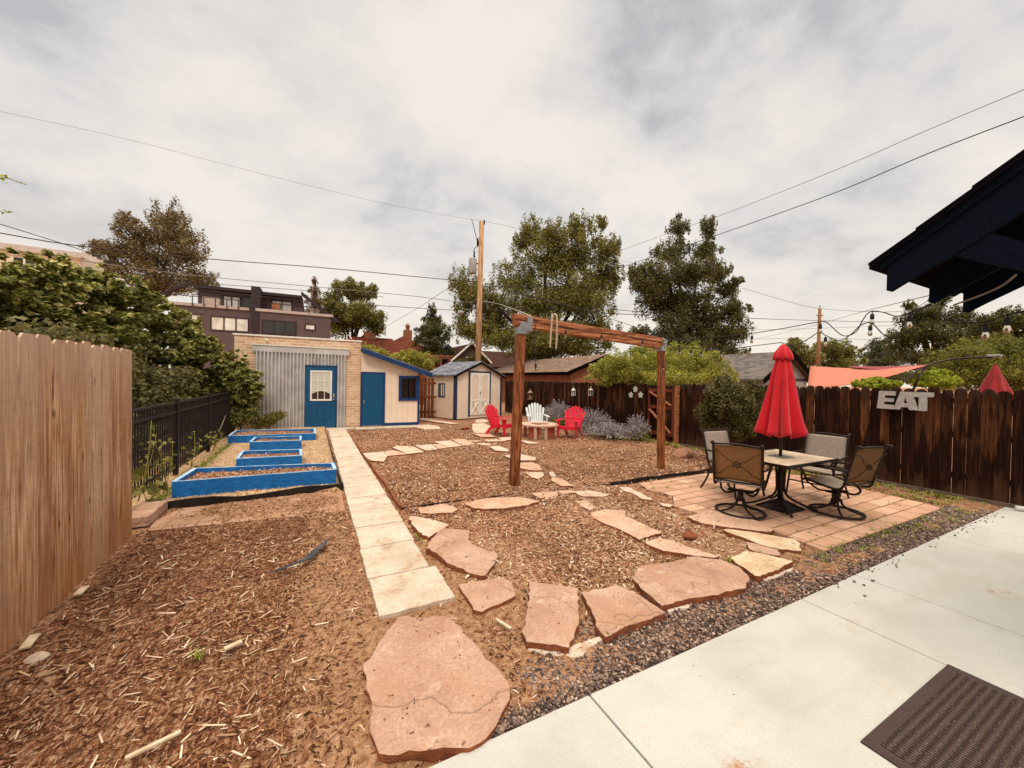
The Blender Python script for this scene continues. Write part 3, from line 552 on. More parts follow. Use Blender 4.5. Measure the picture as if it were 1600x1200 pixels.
FS = [
 ('huge pink flagstone, the largest, at the near end of the walkway', r6, [(330,350),(385,372),(470,362),(560,365),(600,400),(665,470),(715,520),(760,590),(830,640),(895,740),(885,810),(850,880),(820,950),(770,1020),(740,1045),(600,1070),(400,1092),(180,1105),(150,1040),(125,920),(150,880),(125,780),(95,620),(150,560),(180,500),(230,430),(290,360)], 'pink', .035, .06),
 ('small dirt-strewn pink flagstone just right of the walkway end', r6, [(615,185),(690,175),(850,150),(905,175),(925,245),(840,290),(740,335),(695,325),(665,260),(640,230)], 'pink', .03, .05),
 ('upright oblong pink flagstone with a thick broken front edge', r6, [(995,168),(1130,185),(1262,205),(1268,300),(1268,400),(1225,500),(1218,528),(1100,510),(985,498),(955,440),(975,400),(990,290)], 'pink', .055, .06),
 ('squarish pink flagstone between the oblong slab and the big oval one', r7, [(105,675),(200,655),(300,632),(400,670),(500,735),(582,790),(500,830),(350,870),(240,930),(205,890),(165,790),(130,720)], 'pink', .05, .06),
 ('large oval pink flagstone beside the gravel strip', r7, [(395,595),(430,530),(510,515),(600,505),(735,472),(900,490),(1000,530),(1050,575),(1060,600),(1035,650),(900,680),(700,715),(560,750),(480,680),(440,650)], 'pink', .055, .06),
 ('long thin pink flagstone lying behind the large oval one', r7, [(465,390),(545,365),(620,385),(700,415),(885,470),(860,478),(700,460),(570,440),(510,415)], 'pink2', .04, .05),
 ('squarish buff yellow flagstone, nearest the gravel strip', r7, [(950,480),(1040,440),(1130,455),(1210,475),(1305,500),(1250,530),(1120,585),(1090,580),(1000,520)], 'buff', .055, .06),
 ('long buff yellow flagstone at the corner of the paver patio', r7, [(905,318),(940,315),(1080,335),(1200,355),(1320,375),(1350,400),(1350,440),(1240,430),(1140,410),(1000,355),(950,340)], 'buff', .04, .05),
 ('narrow pink flagstone wedged between the two buff yellow ones', r7, [(1040,390),(1120,405),(1220,435),(1232,468),(1150,455),(1060,430)], 'pink', .03, .04),
 ('pale pink stepped flagstone in the middle of the near mulch', r7, [(155,225),(240,202),(350,210),(355,245),(450,285),(560,335),(430,375),(330,320),(240,285),(165,245)], 'pink2', .03, .04),
 ('small pink flagstone piece behind the pale stepped one', r7, [(75,160),(120,150),(195,195),(150,210),(100,185)], 'pink2', .025, .04),
 ('pink flagstone sunk against the paver patio near the swivel chair', r7, [(705,245),(830,210),(900,213),(980,225),(1100,270),(1200,320),(1160,330),(900,300),(780,280)], 'pink2', .028, .04),
 ('thin cream flagstone at the near end of the arc of stones', r7, [(50,100),(150,97),(280,120),(220,130),(110,130)], 'creamst', .025, .04),
 ('curved cream flagstone along the left edge of the paver patio', r7, [(315,75),(380,80),(440,110),(510,150),(450,145),(400,115),(340,95)], 'creamst', .028, .04),
 ('tiny cream flagstone fragment left of the paver patio', r7, [(545,165),(630,180),(610,192),(565,182)], 'creamst', .028, .04),
 ('triangular cream flagstone beside the walkway at the edging corner', r5, [(435,745),(480,740),(600,765),(718,800),(700,815),(570,890),(500,840),(455,790)], 'creamst', .035, .05),
 ('big pink boot shaped flagstone beside the walkway', r5, [(650,835),(700,825),(860,840),(855,905),(900,950),(1055,1000),(1040,1060),(970,1150),(940,1156),(830,1120),(700,1060),(640,1000),(560,960),(590,910)], 'pink', .045, .055),
 ('small pale pink flagstone at the left under the edging corner', r5, [(495,685),(690,655),(785,690),(740,715),(600,722),(520,720)], 'pink2', .03, .04),
 ('long pale pink flagstone lying along the black edging', r5, [(825,650),(980,615),(1200,607),(1350,635),(1250,665),(1100,685),(970,690),(880,680)], 'pink2', .03, .04),
 ('pink flagstone beside the edging right of the long one', r5, [(1285,580),(1470,570),(1475,600),(1400,628),(1340,610)], 'pink2', .028, .04),
 ('small pink flagstone right beside the black edging in the arc', r5, [(1480,565),(1560,557),(1590,575),(1500,590)], 'pink2', .026, .04),
 ('pink flagstone just behind the edging, right of the tall post', r5, [(1425,490),(1440,470),(1520,490),(1585,530),(1500,530)], 'pink2', .028, .04),
 ('tiny pale flagstone chip in the arc right of the post', r5, [(1405,435),(1440,430),(1462,465),(1425,465)], 'creamst', .026, .04),
 ('oval cream flagstone right of the foot of the tall left post', r5, [(1243,435),(1370,435),(1378,460),(1340,482),(1290,470)], 'creamst', .03, .04),
 ('pale pink flagstone touching the tall left post on its right', r5, [(1190,370),(1300,368),(1350,390),(1365,420),(1280,420),(1190,400)], 'pink2', .028, .04),
 ('wide cream flagstone passing behind the tall left post', r5, [(1110,318),(1200,305),(1320,330),(1320,352),(1200,352),(1110,325)], 'creamst', .028, .04),
 ('cream flagstone left of the post with dug-up soil at its edge', r5, [(1000,258),(1060,252),(1130,275),(1135,290),(1040,285)], 'creamst', .028, .04),
 ('pale pink flagstone touching the walkway edging at the left end of the row', r5, [(118,303),(265,292),(290,325),(265,360),(190,355),(150,340)], 'creamst', .03, .04),
 ('pink flagstone second from the walkway in the far row', r5, [(270,292),(330,282),(430,308),(290,322)], 'pink2', .028, .04),
 ('large cream flagstone third from the walkway in the far row', r5, [(325,262),(360,252),(480,258),(540,295),(430,308)], 'creamst', .028, .04),
 ('cream flagstone in the middle of the far row', r5, [(480,250),(590,240),(640,275),(560,285)], 'creamst', .028, .04),
 ('narrow pink flagstone in the far row beside the whitest one', r5, [(595,243),(650,240),(715,262),(650,272)], 'pink2', .028, .04),
 ('whitish pointed flagstone in the far row', r5, [(610,222),(735,215),(805,250),(720,262)], 'creamst', .028, .04),
 ('broad pink flagstone right of the whitish pointed one', r5, [(735,205),(825,205),(900,240),(815,250),(765,225)], 'pink2', .028, .04),
 ('thin pink flagstone sliver in the far row before the post', r5, [(835,215),(950,215),(905,225),(860,222)], 'pink2', .028, .04),
 ('thin cream flagstone left of the post in the far row', r5, [(955,210),(1050,205),(1120,218),(990,222)], 'creamst', .028, .04),
 ('thin cream flagstone passing behind the post in the far row', r5, [(1060,195),(1150,190),(1180,205),(1090,215)], 'creamst', .028, .04),
 ('pale pink flagstone in front of the left red chair', r5, [(890,168),(1000,165),(1040,188),(940,190)], 'pink2', .028, .04),
 ('big cream flagstone left of the left red chair', r5, [(880,100),(960,92),(1010,120),(1000,162),(900,163),(880,140)], 'creamst', .028, .04),
 ('cream flagstone near the tan shed behind the red chair', r5, [(900,72),(960,66),(1000,82),(965,88),(905,92)], 'creamst', .028, .04),
 ('cream flagstone in the far row just below the thin slivers', r5, [(910,232),(1000,235),(1005,248),(940,245)], 'creamst', .028, .04),
 ('cream slab at the right corner of the blue-trimmed lean-to', r5, [(500,105),(640,112),(668,135),(560,138),(490,125)], 'creamst', .024, .03),
 ('long cream slab running from the wooden gate toward the tan shed', r5, [(510,48),(600,68),(790,98),(740,100),(600,82),(515,70)], 'creamst', .024, .03),
 ('cream flagstone right of the post near the fire pit table', r5, [(1205,212),(1290,222),(1350,235),(1260,235)], 'creamst', .026, .04)]
CR = []; rc = np.random.default_rng(40)
for i, (lab, f, pts, mt_, z, th) in enumerate(FS):
    o = flag(lab, f, pts, mt_, z, th, i); P = np.array([tuple(G(*f(u, v), z))[:2] for u, v in pts]); lo, hi = P.min(0), P.max(0); n = int(150*(hi-lo).prod()+3)
    for q in lo+(hi-lo)*rc.random((n, 2)):
        x1, y1 = P[:, 0], P[:, 1]; x2, y2 = np.roll(x1, 1), np.roll(y1, 1); ins = (((y1 > q[1]) != (y2 > q[1])) & (q[0] < (x2-x1)*(q[1]-y1)/(y2-y1+1e-9)+x1)).sum() % 2
        if ins and vnoise(q[0], q[1], 5, 31) > .02: CR.append((q[0], q[1], z+.006))
CR = np.array(CR); gz_keep = gz
def gz(x, y): return np.full(np.shape(x), 0.)
def crumbs(r, n): return CR[:, :2]
chips('stone_chip_crumbs', len(CR), crumbs, M['chipsdark'], .002, .012, 'soil crumbs and bark bits scattered on the flagstones', zoff=.04, seed=12, wr=(.3, .9), tilt=.1)
gz = gz_keep; zz_ = bpy.data.objects['stone_chip_crumbs'].data; co = np.zeros(len(zz_.vertices)*3); zz_.vertices.foreach_get('co', co); co = co.reshape(-1, 3); co[:, 2] += np.repeat(CR[:, 2]-.041, 8); zz_.vertices.foreach_set('co', co.ravel()); zz_.update()
# broken concrete footing peeking out under the stones
def lump(name, label, cat_, px, mat, z=.0, th=.05):
    P = [G(x, y, z) for x, y in px]; c = sum(P, Vector())/len(P); return tag(MB().prism([(p.x, p.y, z+.012) for p in P], (0, 0, -th)).build(name, mat, origin=(c.x, c.y, 0), bevel=.01), label, cat_)
lump('mortar_footing', 'crumbled grey mortar sticking out under the oblong pink flagstone', 'mortar', [r6(*p) for p in [(985,545),(1100,575),(1230,590),(1290,580),(1330,530),(1400,490),(1440,478),(1400,465),(1230,520),(1000,520)]], M['walk'], .0)
lump('mortar_footing', 'white mortar crumbs under the large oval flagstone', 'mortar', [r7(*p) for p in [(585,775),(640,765),(715,745),(718,770),(650,775),(600,795)]], M['walk'], .005)
lump('mortar_footing', 'white mortar crumbs under the squarish buff yellow flagstone', 'mortar', [r7(*p) for p in [(1120,600),(1200,575),(1310,535),(1300,555),(1220,590),(1150,612)]], M['walk'], .005)
# buried fabric scrap, twigs, rocks
P = [G(*p) for p in [(413,909),(440,899),(470,888),(492,868),(505,856),(513,851),(510,860),(495,872),(488,882),(460,893),(435,903)]]
b = MB(); n = len(P); zc = [.02+.03*random.Random(i).random() for i in range(n)]; b.prism([(p.x, p.y, .03+z) for p, z in zip(P, zc)], (0, 0, -.006))
tag(b.build('fabric_scrap', M['fabricblk'], origin=tuple(P[0])), 'torn strip of grey landscape fabric lying on the bare mulch', 'fabric scrap')
def rock(label, px, py, r, mat='rock', seed=0, zs=.7):
    bm = bmesh.new(); bmesh.ops.create_icosphere(bm, subdivisions=3, radius=1); rr = np.random.default_rng(seed); dirs = rr.normal(0, 1, (9, 3)); dirs /= np.linalg.norm(dirs, axis=1)[:, None]; cut = rr.uniform(.55, .9, 9)
    p = G(px, py, 0); b = MB()
    for v in bm.verts:
        q = np.array(v.co)
        for d, c in zip(dirs, cut):
            k = q@d
            if k > c: q = q-d*(k-c)*.85
        v.co = q*np.array([1.25, 1, zs])*r
    b.add([v.co+p+Vector((0, 0, r*zs*.55)) for v in bm.verts], [tuple(v.index for v in f.verts) for f in bm.faces]); bm.free(); return tag(b.build('rock', M[mat], origin=tuple(p)), label, 'rock')
rock('pink sandstone boulder at the mulch edge left of the patio chairs', 1068, 714, .21, seed=14, zs=.8)
rock('small pale stone lying at the foot of the cedar fence', 57, 1034, .045, 'creamst', seed=5)
rock('dark flat rock in the mulch near the long buff flagstone', 1078, 840, .075, 'stoneside', seed=16, zs=.6)
rock('rust red broken rock in the far mulch before the sheds', 727, 671, .13, 'stoneside', seed=7, zs=.5)
def stick(label, a, b_, wd=.03, th=.015, mat='chips'):
    A, B = G(*a), G(*b_); tag(MB().beam(A+Vector((0, 0, .03)), B+Vector((0, 0, .035)), wd, th).build('wood_offcut', M[mat], origin=tuple(A), bevel=.003), label, 'wood scrap')
M['offcut'] = plain('pale_wood_offcut', (.50, .36, .22), (.72, .58, .42), 20, .8)
stick('pale wood offcut leaning at the cedar fence foot, nearer one', (38, 1021), (55, 1000), .05, mat='offcut')
stick('pale wood offcut at the cedar fence foot, farther one', (120, 936), (134, 923), .05, mat='offcut')
stick('grey split stick beside a green weed in the near mulch', (350, 1022), (378, 1010), .035, mat='offcut')
stick('long thin splinter stick at the bottom edge of the mulch', (195, 1196), (283, 1154), .02, mat='offcut')
stick('short broken slat beside the oblong pink flagstone', (775, 974), (798, 990), .02, mat='offcut')

# edging
def edging(name, label, pts, h, th, mat, z=0., seed=0):
    rr = random.Random(seed); b = MB(); Q = []
    for i in range(len(pts)-1):
        a, c = Vector(pts[i]), Vector(pts[i+1]); k = max(1, int((c-a).length/.25))
        for j in range(k): Q.append(a.lerp(c, j/k)+Vector((rr.gauss(0, .008), rr.gauss(0, .008))))
    Q.append(Vector(pts[-1])); hs = [h*(1+rr.uniform(-.2, .2)) for _ in Q]
    for i in range(len(Q)-1):
        a, c = Q[i], Q[i+1]; n_ = Vector((-(c-a).y, (c-a).x)).normalized()*th/2
        vs = [(p.x+s*n_.x, p.y+s*n_.y, zz) for p, hh in ((a, hs[i]), (c, hs[i+1])) for s in (-1, 1) for zz in (z-.05, z+hh)]
        b.add(vs, [(0, 1, 5, 4), (2, 6, 7, 3), (1, 3, 7, 5), (0, 2, 3, 1), (4, 5, 7, 6)])
    return tag(b.build(name, mat, origin=(Q[0].x, Q[0].y, 0)), label, 'garden edging')
edging('garden_edging', 'thick black plastic edging in front of the planter bed area', [(-1.78, 6.47), (-.9, 6.44), (-.1, 6.50), (.42, 6.55)], .09, .03, M['rubber'], seed=1)
edging('garden_edging', 'black plastic edging on the left side of the walkway', [(.40, 6.55), (.385, 9), (.37, 11.5), (.36, 13.9)], .07, .02, M['rubber'], seed=2)
edging('garden_edging', 'thin brown edging board on the right side of the walkway', [(1.06, 5.24), (1.04, 7.5), (1.0, 10), (.98, 13.2)], .035, .025, M['stoneside'], seed=3)
edging('garden_edging', 'thin dark edging crossing the mulch below the tall left post', [(1.06, 5.22), (1.71, 5.22), (2.4, 5.2), (3.8, 5.1), (4.5, 5.0)], .014, .016, M['rubber'], seed=4)
edging('garden_edging', 'black edging board behind the paver patio', [(4.5, 4.99), (5.6, 4.96), (6.95, 4.93), (8.3, 4.95)], .06, .03, M['rubber'], seed=5)

# ================================================================== FENCES
def picket(b, x, y, w_, h, th, axis, top='dog', lean=0., z0=0.02):
    """picket standing on (x,y); axis 'y' = fence runs along y"""
    c = w_*.18
    if top == 'dog': prof = [(-w_/2, z0), (w_/2, z0), (w_/2, h-c), (w_/2-c, h), (-w_/2+c, h), (-w_/2, h-c)]
    else: prof = [(-w_/2, z0), (w_/2, z0), (w_/2, h-.07), (w_/2*.86, h-.035), (w_/2*.6, h-.012), (w_/2*.2, h), (-w_/2*.2, h), (-w_/2*.6, h-.012), (-w_/2*.86, h-.035), (-w_/2, h-.07)]
    if axis == 'y': b.prism([(x+lean*z, y+a, z) for a, z in prof], (th, 0, 0))
    else: b.prism([(x+a, y+lean*z, z) for a, z in prof], (0, th, 0))
t = thing('cedar_fence', 'tall new tan cedar board fence along the left', 'fence', (-1.66, 3.2, 0))
b = MB(); rr = random.Random(5); y = .3
while y < 5.36:
    w_ = rr.choice([.12, .14, .185, .15, .13]); w_ = min(w_, 5.46-y)
    picket(b, -1.665+rr.uniform(-.007, .007)-.035*(y-3.3)/2.1, y+w_/2, w_-.017, 2.0+rr.uniform(-.015, .015), -.014, 'y', lean=-.006+rr.uniform(-.001, .001)); y += w_+.003
b.build('boards', M['cedar'], t)
b = MB(); 
for z in (.35, 1.0, 1.7): b.bb(-1.745, -1.71, .3, 5.4, z, z+.09)
b.build('rails', M['cedar'], t)
for y in (.5, 2.9, 5.36): MB().bb(-1.84, -1.75, y-.045, y+.045, 0, 1.95).build('post', M['cedar'], t)
# iron fence
t = thing('iron_fence', 'black metal picket fence beside the planter beds', 'fence', (-2.1, 9, 0)); fx = -2.12
b = MB(); y = 5.62
while y < 14.3: b.box((fx, y, .66), (.018, .018, 1.16)); y += .105
b.build('pickets', M['black'], t)
for z in (1.24, 1.08, .16): MB().bb(fx-.02, fx+.02, 5.5, 14.3, z, z+.035).build('rail', M['black'], t)
for y in (5.5, 8.6, 10.9, 13.2): b = MB().bb(fx-.035, fx+.035, y-.035, y+.035, 0, 1.3); b.box((fx, y, 1.31), (.09, .09, .03)); b.build('post', M['black'], t, bevel=.004)
# old dark fence along x = 9.2
def old_fence(label, y0, y1, seed, wd, h, x=9.2):
    t = thing('picket_fence', label, 'fence', (x, (y0+y1)/2, 0)); b = MB(); rr = random.Random(seed); y = y0
    while y < y1-.03:
        w_ = min(wd*rr.uniform(.9, 1.12), y1-y); picket(b, x+rr.uniform(-.012, .012), y+w_/2, w_-rr.choice([.002, .002, .003, .003, .004, .008]), h+rr.uniform(-.02, .018), .018, 'y', 'round', lean=rr.uniform(-.002, .002)); y += w_
    b.build('boards', M['oldfence'], t); b = MB()
    for z in (.3, .95, 1.5): b.bb(x+.02, x+.06, y0, y1, z, z+.09)
    b.build('rails', M['oldfence'], t)
    y = y0+.1
    while y < y1: MB().bb(x+.06, x+.15, y-.045, y+.045, 0, h-.05).build('post', M['oldfence'], t); y += 2.4
    return t
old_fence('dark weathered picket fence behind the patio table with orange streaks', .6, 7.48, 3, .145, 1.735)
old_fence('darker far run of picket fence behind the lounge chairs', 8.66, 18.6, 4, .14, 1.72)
MB().bb(9.15, 9.19, .7, 7.4, .0, .055).build('kick_board', plain('grey_kick_board', (.08, .055, .04), (.20, .15, .11), 6, .9, sc=(9, 1, 9)), tag(thing('base_board', 'grey board lying along the foot of the near dark fence', 'board', (9.15, 4, 0)), None))
# gate in it
t = thing('garden_gate', 'dark wooden gate with diagonal brace in the picket fence', 'gate', (9.15, 8.07, 0)); b = MB(); y = 7.58; rr = random.Random(8)
while y < 8.5: picket(b, 9.2, y+.07, .134, 1.68, .018, 'y', 'flat'); y += .14
b.build('boards', M['oldfence'], t); M['gateframe'] = plain('red_brown_gate_frame', '4a1c10', '7c3a20', 6, .8, sc=(8, 8, .8)); b = MB()
b.bb(9.14, 9.185, 7.62, 8.56, 1.48, 1.57); b.bb(9.14, 9.185, 7.62, 8.56, .2, .3); b.bb(9.14, 9.185, 7.62, 8.56, .98, 1.07); b.bb(9.14, 9.184, 7.6, 7.68, .2, 1.6); b.bb(9.14, 9.184, 8.5, 8.57, .2, 1.6)
b.build('frame', M['gateframe'], t); MB().beam((9.13, 8.5, .95), (9.13, 7.7, .3), .035, .08, (1, 0, 0)).build('brace', M['beam'], t); MB().beam((9.13, 8.5, 1.48), (9.13, 7.7, 1.1), .035, .08, (1, 0, 0)).build('brace', M['beam'], t)
tag(MB().bb(9.12, 9.22, 7.49, 7.58, 0, 1.66).build('gate_post', M['beam'], origin=(9.17, 7.53, 0), bevel=.004), 'orange brown post on the near side of the dark gate', 'post')
tag(MB().bb(9.12, 9.22, 8.57, 8.65, 0, 1.66).build('gate_post', M['oldfence'], origin=(9.17, 8.61, 0), bevel=.004), 'dark post on the far side of the dark gate', 'post')
# wooden gate panel between the sheds
t = thing('rust_fence_panel', 'rust orange board fence panel between the two sheds', 'fence', (4.3, 16, 0)); b = MB(); rr = random.Random(2); x = 4.02
while x < 4.72: picket(b, x, 16.6, .125, 1.78, .02, 'x', 'dog'); x += .155
b.build('boards', M['rusty_gate'], t); b = MB(); b.bb(3.95, 4.8, 16.57, 16.6, 1.5, 1.6); b.bb(3.95, 4.8, 16.57, 16.6, .9, 1.0); b.bb(3.95, 4.8, 16.57, 16.6, .25, .35); b.build('rails', M['rusty_gate'], t)
# retaining blocks
for i, (a, lab) in enumerate([((-1.78, 5.95), 'pink retaining wall block beside the end of the cedar fence, nearer'), ((-1.78, 6.28), 'pink retaining wall block against the black edging, farther')]):
    o = MB().bb(a[0]-.12, a[0]+.12, a[1]-.155, a[1]+.155, 0, .12).build('retaining_block', M['pink'], origin=(a[0], a[1], 0), bevel=.012); tag(o, lab, 'block', 'pink retaining blocks')

# ================================================================== PLANTERS
def planter(label, c4, h, seed, z=.085):
    """c4 front-left, front-right, back-right, back-left (x, y)"""
    rr = random.Random(seed); P = [Vector((a, b_, 0)) for a, b_ in c4]; c = sum(P, Vector())/4; t = thing('planter_bed', label, 'planter', (c.x, c.y, z), 0, 'blue raised planter beds'); In = [p+(c-p).normalized()*.05 for p in P]; b = MB(); e_ = MB()
    for i in range(4):
        j = (i+1) % 4; b.add([P[i]+Vector((0, 0, z-.03)), P[j]+Vector((0, 0, z-.03)), In[j]+Vector((0, 0, z-.03)), In[i]+Vector((0, 0, z-.03))]+[p+Vector((0, 0, z+h)) for p in (P[i], P[j], In[j], In[i])], [(0, 1, 5, 4), (3, 7, 6, 2), (4, 5, 6, 7), (0, 3, 2, 1)])
        e_.add([p+Vector((0, 0, z+h+.003)) for p in (P[i]+(P[i]-c).normalized()*.004, P[j]+(P[j]-c).normalized()*.004, In[j], In[i])]+[p+Vector((0, 0, z+h+.012)) for p in (P[i]+(P[i]-c).normalized()*.004, P[j]+(P[j]-c).normalized()*.004, In[j], In[i])], [(0, 1, 5, 4), (3, 7, 6, 2), (4, 5, 6, 7), (1, 2, 6, 5), (0, 4, 7, 3)])
    b.build('board_walls', M['blue'], t); e_.build('top_rim', M['bluedge'], t)
    for p in P: MB().box(p+(c-p).normalized()*.07+Vector((0, 0, z+h*.45)), (.05, .05, h*.9)).build('corner_post', M['blue'], t)
    nU, nV = 60, 24; vs = []; 
    for i in range(nU+1):
        for j in range(nV+1):
            u, v = i/nU, j/nV; q = (In[0]*(1-u)+In[1]*u)*(1-v)+(In[3]*(1-u)+In[2]*u)*v; vs.append((q.x, q.y, z+h*.72+.04*float(vnoise(np.array(q.x), np.array(q.y), 4, seed))+.025*float(vnoise(np.array(q.x), np.array(q.y), 19, seed))))
    fs = [(i*(nV+1)+j, (i+1)*(nV+1)+j, (i+1)*(nV+1)+j+1, i*(nV+1)+j+1) for i in range(nU) for j in range(nV)]; MB().add(vs, fs).build('soil_fill', M['ground'], t, True)
    r = np.random.default_rng(seed); n = int(900*((P[1]-P[0]).length*(P[3]-P[0]).length)); u = r.random(n)[:, None]; v = r.random(n)[:, None]; A = [np.array(p) for p in In]; Q = (A[0]*(1-u)+A[1]*u)*(1-v)+(A[3]*(1-u)+A[2]*u)*v; Q[:, 2] = z+h*.74+.04*vnoise(Q[:, 0], Q[:, 1], 4, seed)+r.random(n)*.02
    V, F = leaves_np(Q, np.stack([r.normal(0, .4, n), r.normal(0, .4, n), np.ones(n)], -1)/1.15, .02+.05*r.random(n)**2, .006+.012*r.random(n), r); o = npmesh('chip_cover', V, F, M['chips'], t, (c.x, c.y, z)); o['kind'] = 'stuff'
    return t
planter('longest bright blue planter bed in front, nearest the edging', [(-1.68, 6.66), (.33, 6.60), (.32, 7.10), (-1.63, 7.5)], .21, 1)
planter('short blue planter bed second from the front', [(-1.2, 8.2), (-.18, 8.1), (-.2, 8.8), (-1.22, 9.0)], .19, 2)
planter('short blue planter bed third from the front', [(-1.24, 10.1), (-.24, 9.95), (-.25, 10.7), (-1.23, 10.85)], .2, 3)
planter('low wide blue planter bed farthest back below the metal wall', [(-1.85, 11.5), (.06, 11.3), (.06, 12.3), (-1.86, 12.6)], .17, 4)

# ================================================================== BRICK OUTBUILDING
t = thing('brick_outbuilding', 'buff brick outbuilding with corrugated metal front and blue door', 'building', (-.3, 14.5, 0)); FY = 14.5
b = MB(); b.bb(-2.2, 1.46, FY, 18.5, -.05, 3.0); b.build('brick_walls', M['buffbrick'], t)
MB().bb(-2.24, 1.50, FY-.03, 18.54, 3.0, 3.05).build('coping', M['white'], t)
b = MB(); vs = []; fs = []; n = 512
for i in range(n+1):
    x = -1.66+2.66*i/n; y = FY-.055-.040*math.tanh(2.6*(math.sin(x*2*math.pi/.102)+.12))
    if -.27 < x < .68: ys_ = (y, 2.13)
    else: ys_ = (y, .02)
    vs += [(x, y, ys_[1]), (x, y, 2.52)]
for i in range(n): fs.append((2*i, 2*i+2, 2*i+3, 2*i+1))
b.add(vs, fs).build('corrugated_sheet', M['galv'], t, True)
MB().beam((-1.72, FY-.07, 2.62), (1.08, FY-.07, 2.60), .05, .2).build('metal_header', M['galv'], t); MB().beam((-1.73, FY-.08, 2.735), (1.09, FY-.08, 2.715), .09, .03).build('header_cap', M['white'], t)
dr = MB().bb(-.25, .66, FY-.075, FY-.03, .03, 2.09).build('door', M['doorblue'], t)
b = MB(); b.bb(-.29, -.25, FY-.085, FY-.02, .0, 2.13); b.bb(.66, .70, FY-.085, FY-.02, .0, 2.13); b.bb(-.29, .70, FY-.085, FY-.02, 2.09, 2.14); b.build('door_frame', M['navytrim'], t)
b = MB(); x0, x1, z0, z1 = -.08, .52, .97, 1.93; yy_ = FY-.085
for a in (x0, x1): b.bb(a-.028, a+.028, yy_-.012, yy_+.01, z0, z1)
for a in (z0, z1): b.bb(x0-.028, x1+.028, yy_-.014, yy_+.01, a-.028, a+.028)
for k in (1, 2): b.bb(x0+.2*k-.01, x0+.2*k+.01, yy_-.008, yy_+.01, z0, z1); b.bb(x0, x1, yy_-.007, yy_+.01, z0+.32*k-.01, z0+.32*k+.01)
wn = b.build('door_window_grid', M['white'], dr)
MB().bb(x0, x1, yy_+.003, yy_+.009, z0, z1).build('pane', M['glass'], dr)
b = MB(); b.prism([(x0+.01, yy_+.0, z0+.2), (x0+.18, yy_, z0+.28), (x0+.3, yy_, z0+.30), (x0+.42, yy_, z0+.28), (x1-.01, yy_, z0+.2), (x1-.01, yy_, z1-.01), (x0+.01, yy_, z1-.01)], (0, .003, 0)); b.build('curtain', M['curtain'], dr)
b = MB()
for cx in (.02, .42):
    for (a, c, d, e_) in ((cx-.11, cx+.11, .78, .80), (cx-.11, cx+.11, .27, .29)): b.bb(a, c, FY-.083, FY-.07, d, e_)
    b.bb(cx-.11, cx-.09, FY-.083, FY-.07, .27, .8); b.bb(cx+.09, cx+.11, FY-.083, FY-.07, .27, .8); b.bb(cx-.07, cx+.07, FY-.080, FY-.07, .32, .75)
b.build('raised_panels', M['doorblue'], dr, bevel=.004)
b = MB(); b.lathe([(.032, 0), (.032, .012), (.012, .02), (.012, .04), (.028, .05), (.03, .065), (.018, .08)], (0, 0, 0), 14); rx = Matrix.Rotation(R_(90), 3, 'X')
b.v = [tuple(Vector((.61, FY-.078, .98))+rx @ Vector(p)) for p in b.v]; b.build('door_knob', M['steel'], dr, True); MB().bb(.58, .64, FY-.10, FY-.07, 1.06, 1.18).build('keypad_lock', M['steel'], dr, bevel=.006)
b = MB(); b.tube([(1.05, 15.2, 3.0), (1.05, 15.2, 3.3), (1.12, 15.15, 3.28), (1.2, 15.1, 3.15)], .018, 6); b.build('conduit', M['galv'], t)
MB().lathe([(.01, 0), (.04, .02), (.04, .06), (.01, .07)], (-1.35, FY-.06, 2.85), 10).build('floodlight', M['white'], t, True)

# ------------------------------------------------------------------ lean-to
t = thing('lean_to_shed', 'cream lean-to shed with blue trim on the brick building', 'shed', (2.5, 14.4, 0)); FY = 14.4
b = MB(); b.prism([(1.47, FY, 0), (3.46, FY, 0), (3.46, FY, 2.0), (1.47, FY, 2.66)], (0, 3.4, 0)); b.build('siding_walls', M['t111'], t)
b = MB(); b.prism([(1.47, FY-.28, 2.74), (3.93, FY-.28, 1.93), (3.93, FY-.28, 1.99), (1.47, FY-.28, 2.80)], (0, 4, 0)); b.build('roof', M['roof_shed'], t)
b = MB(); b.prism([(1.47, FY-.30, 2.60), (3.94, FY-.30, 1.79), (3.94, FY-.30, 1.95), (1.47, FY-.30, 2.76)], (0, .03, 0)); b.build('rake_board', M['navytrim'], t)
b = MB(); b.prism([(1.47, FY-.27, 2.66), (3.9, FY-.27, 1.86), (3.9, FY-.27, 1.90), (1.47, FY-.27, 2.70)], (0, .27, 0)); b.build('soffit', M['soffit'], t)
dr = MB().bb(1.53, 2.20, FY-.05, FY-.006, .06, 1.88).build('door', M['doorblue'], t)
b = MB(); b.bb(1.46, 1.53, FY-.04, FY-.004, 0, 1.95); b.bb(2.20, 2.28, FY-.04, FY-.004, .0, 1.95); b.bb(1.53, 2.20, FY-.038, FY-.004, 1.88, 1.95); b.build('door_trim', M['navytrim'], t)
MB().box((1.57, FY-.07, .9), (.03, .04, .12)).build('handle', M['steel'], dr); 
wn = MB(); wn.bb(2.76, 2.86, FY-.045, FY-.004, .92, 1.84); wn.bb(3.38, 3.48, FY-.045, FY-.004, .92, 1.84); wn.bb(2.86, 3.38, FY-.044, FY-.004, 1.74, 1.84); wn.bb(2.86, 3.38, FY-.044, FY-.004, .92, 1.02); wn = wn.build('window', M['navytrim'], t, bevel=.004)
MB().bb(2.86, 3.38, FY-.015, FY-.004, 1.02, 1.74).build('pane', M['glass'], wn); b = MB(); b.bb(3.1, 3.13, FY-.03, FY-.015, 1.02, 1.74); b.bb(3.3, 3.33, FY-.03, FY-.015, 1.02, 1.74); b.build('muntin', M['soffit'], wn)
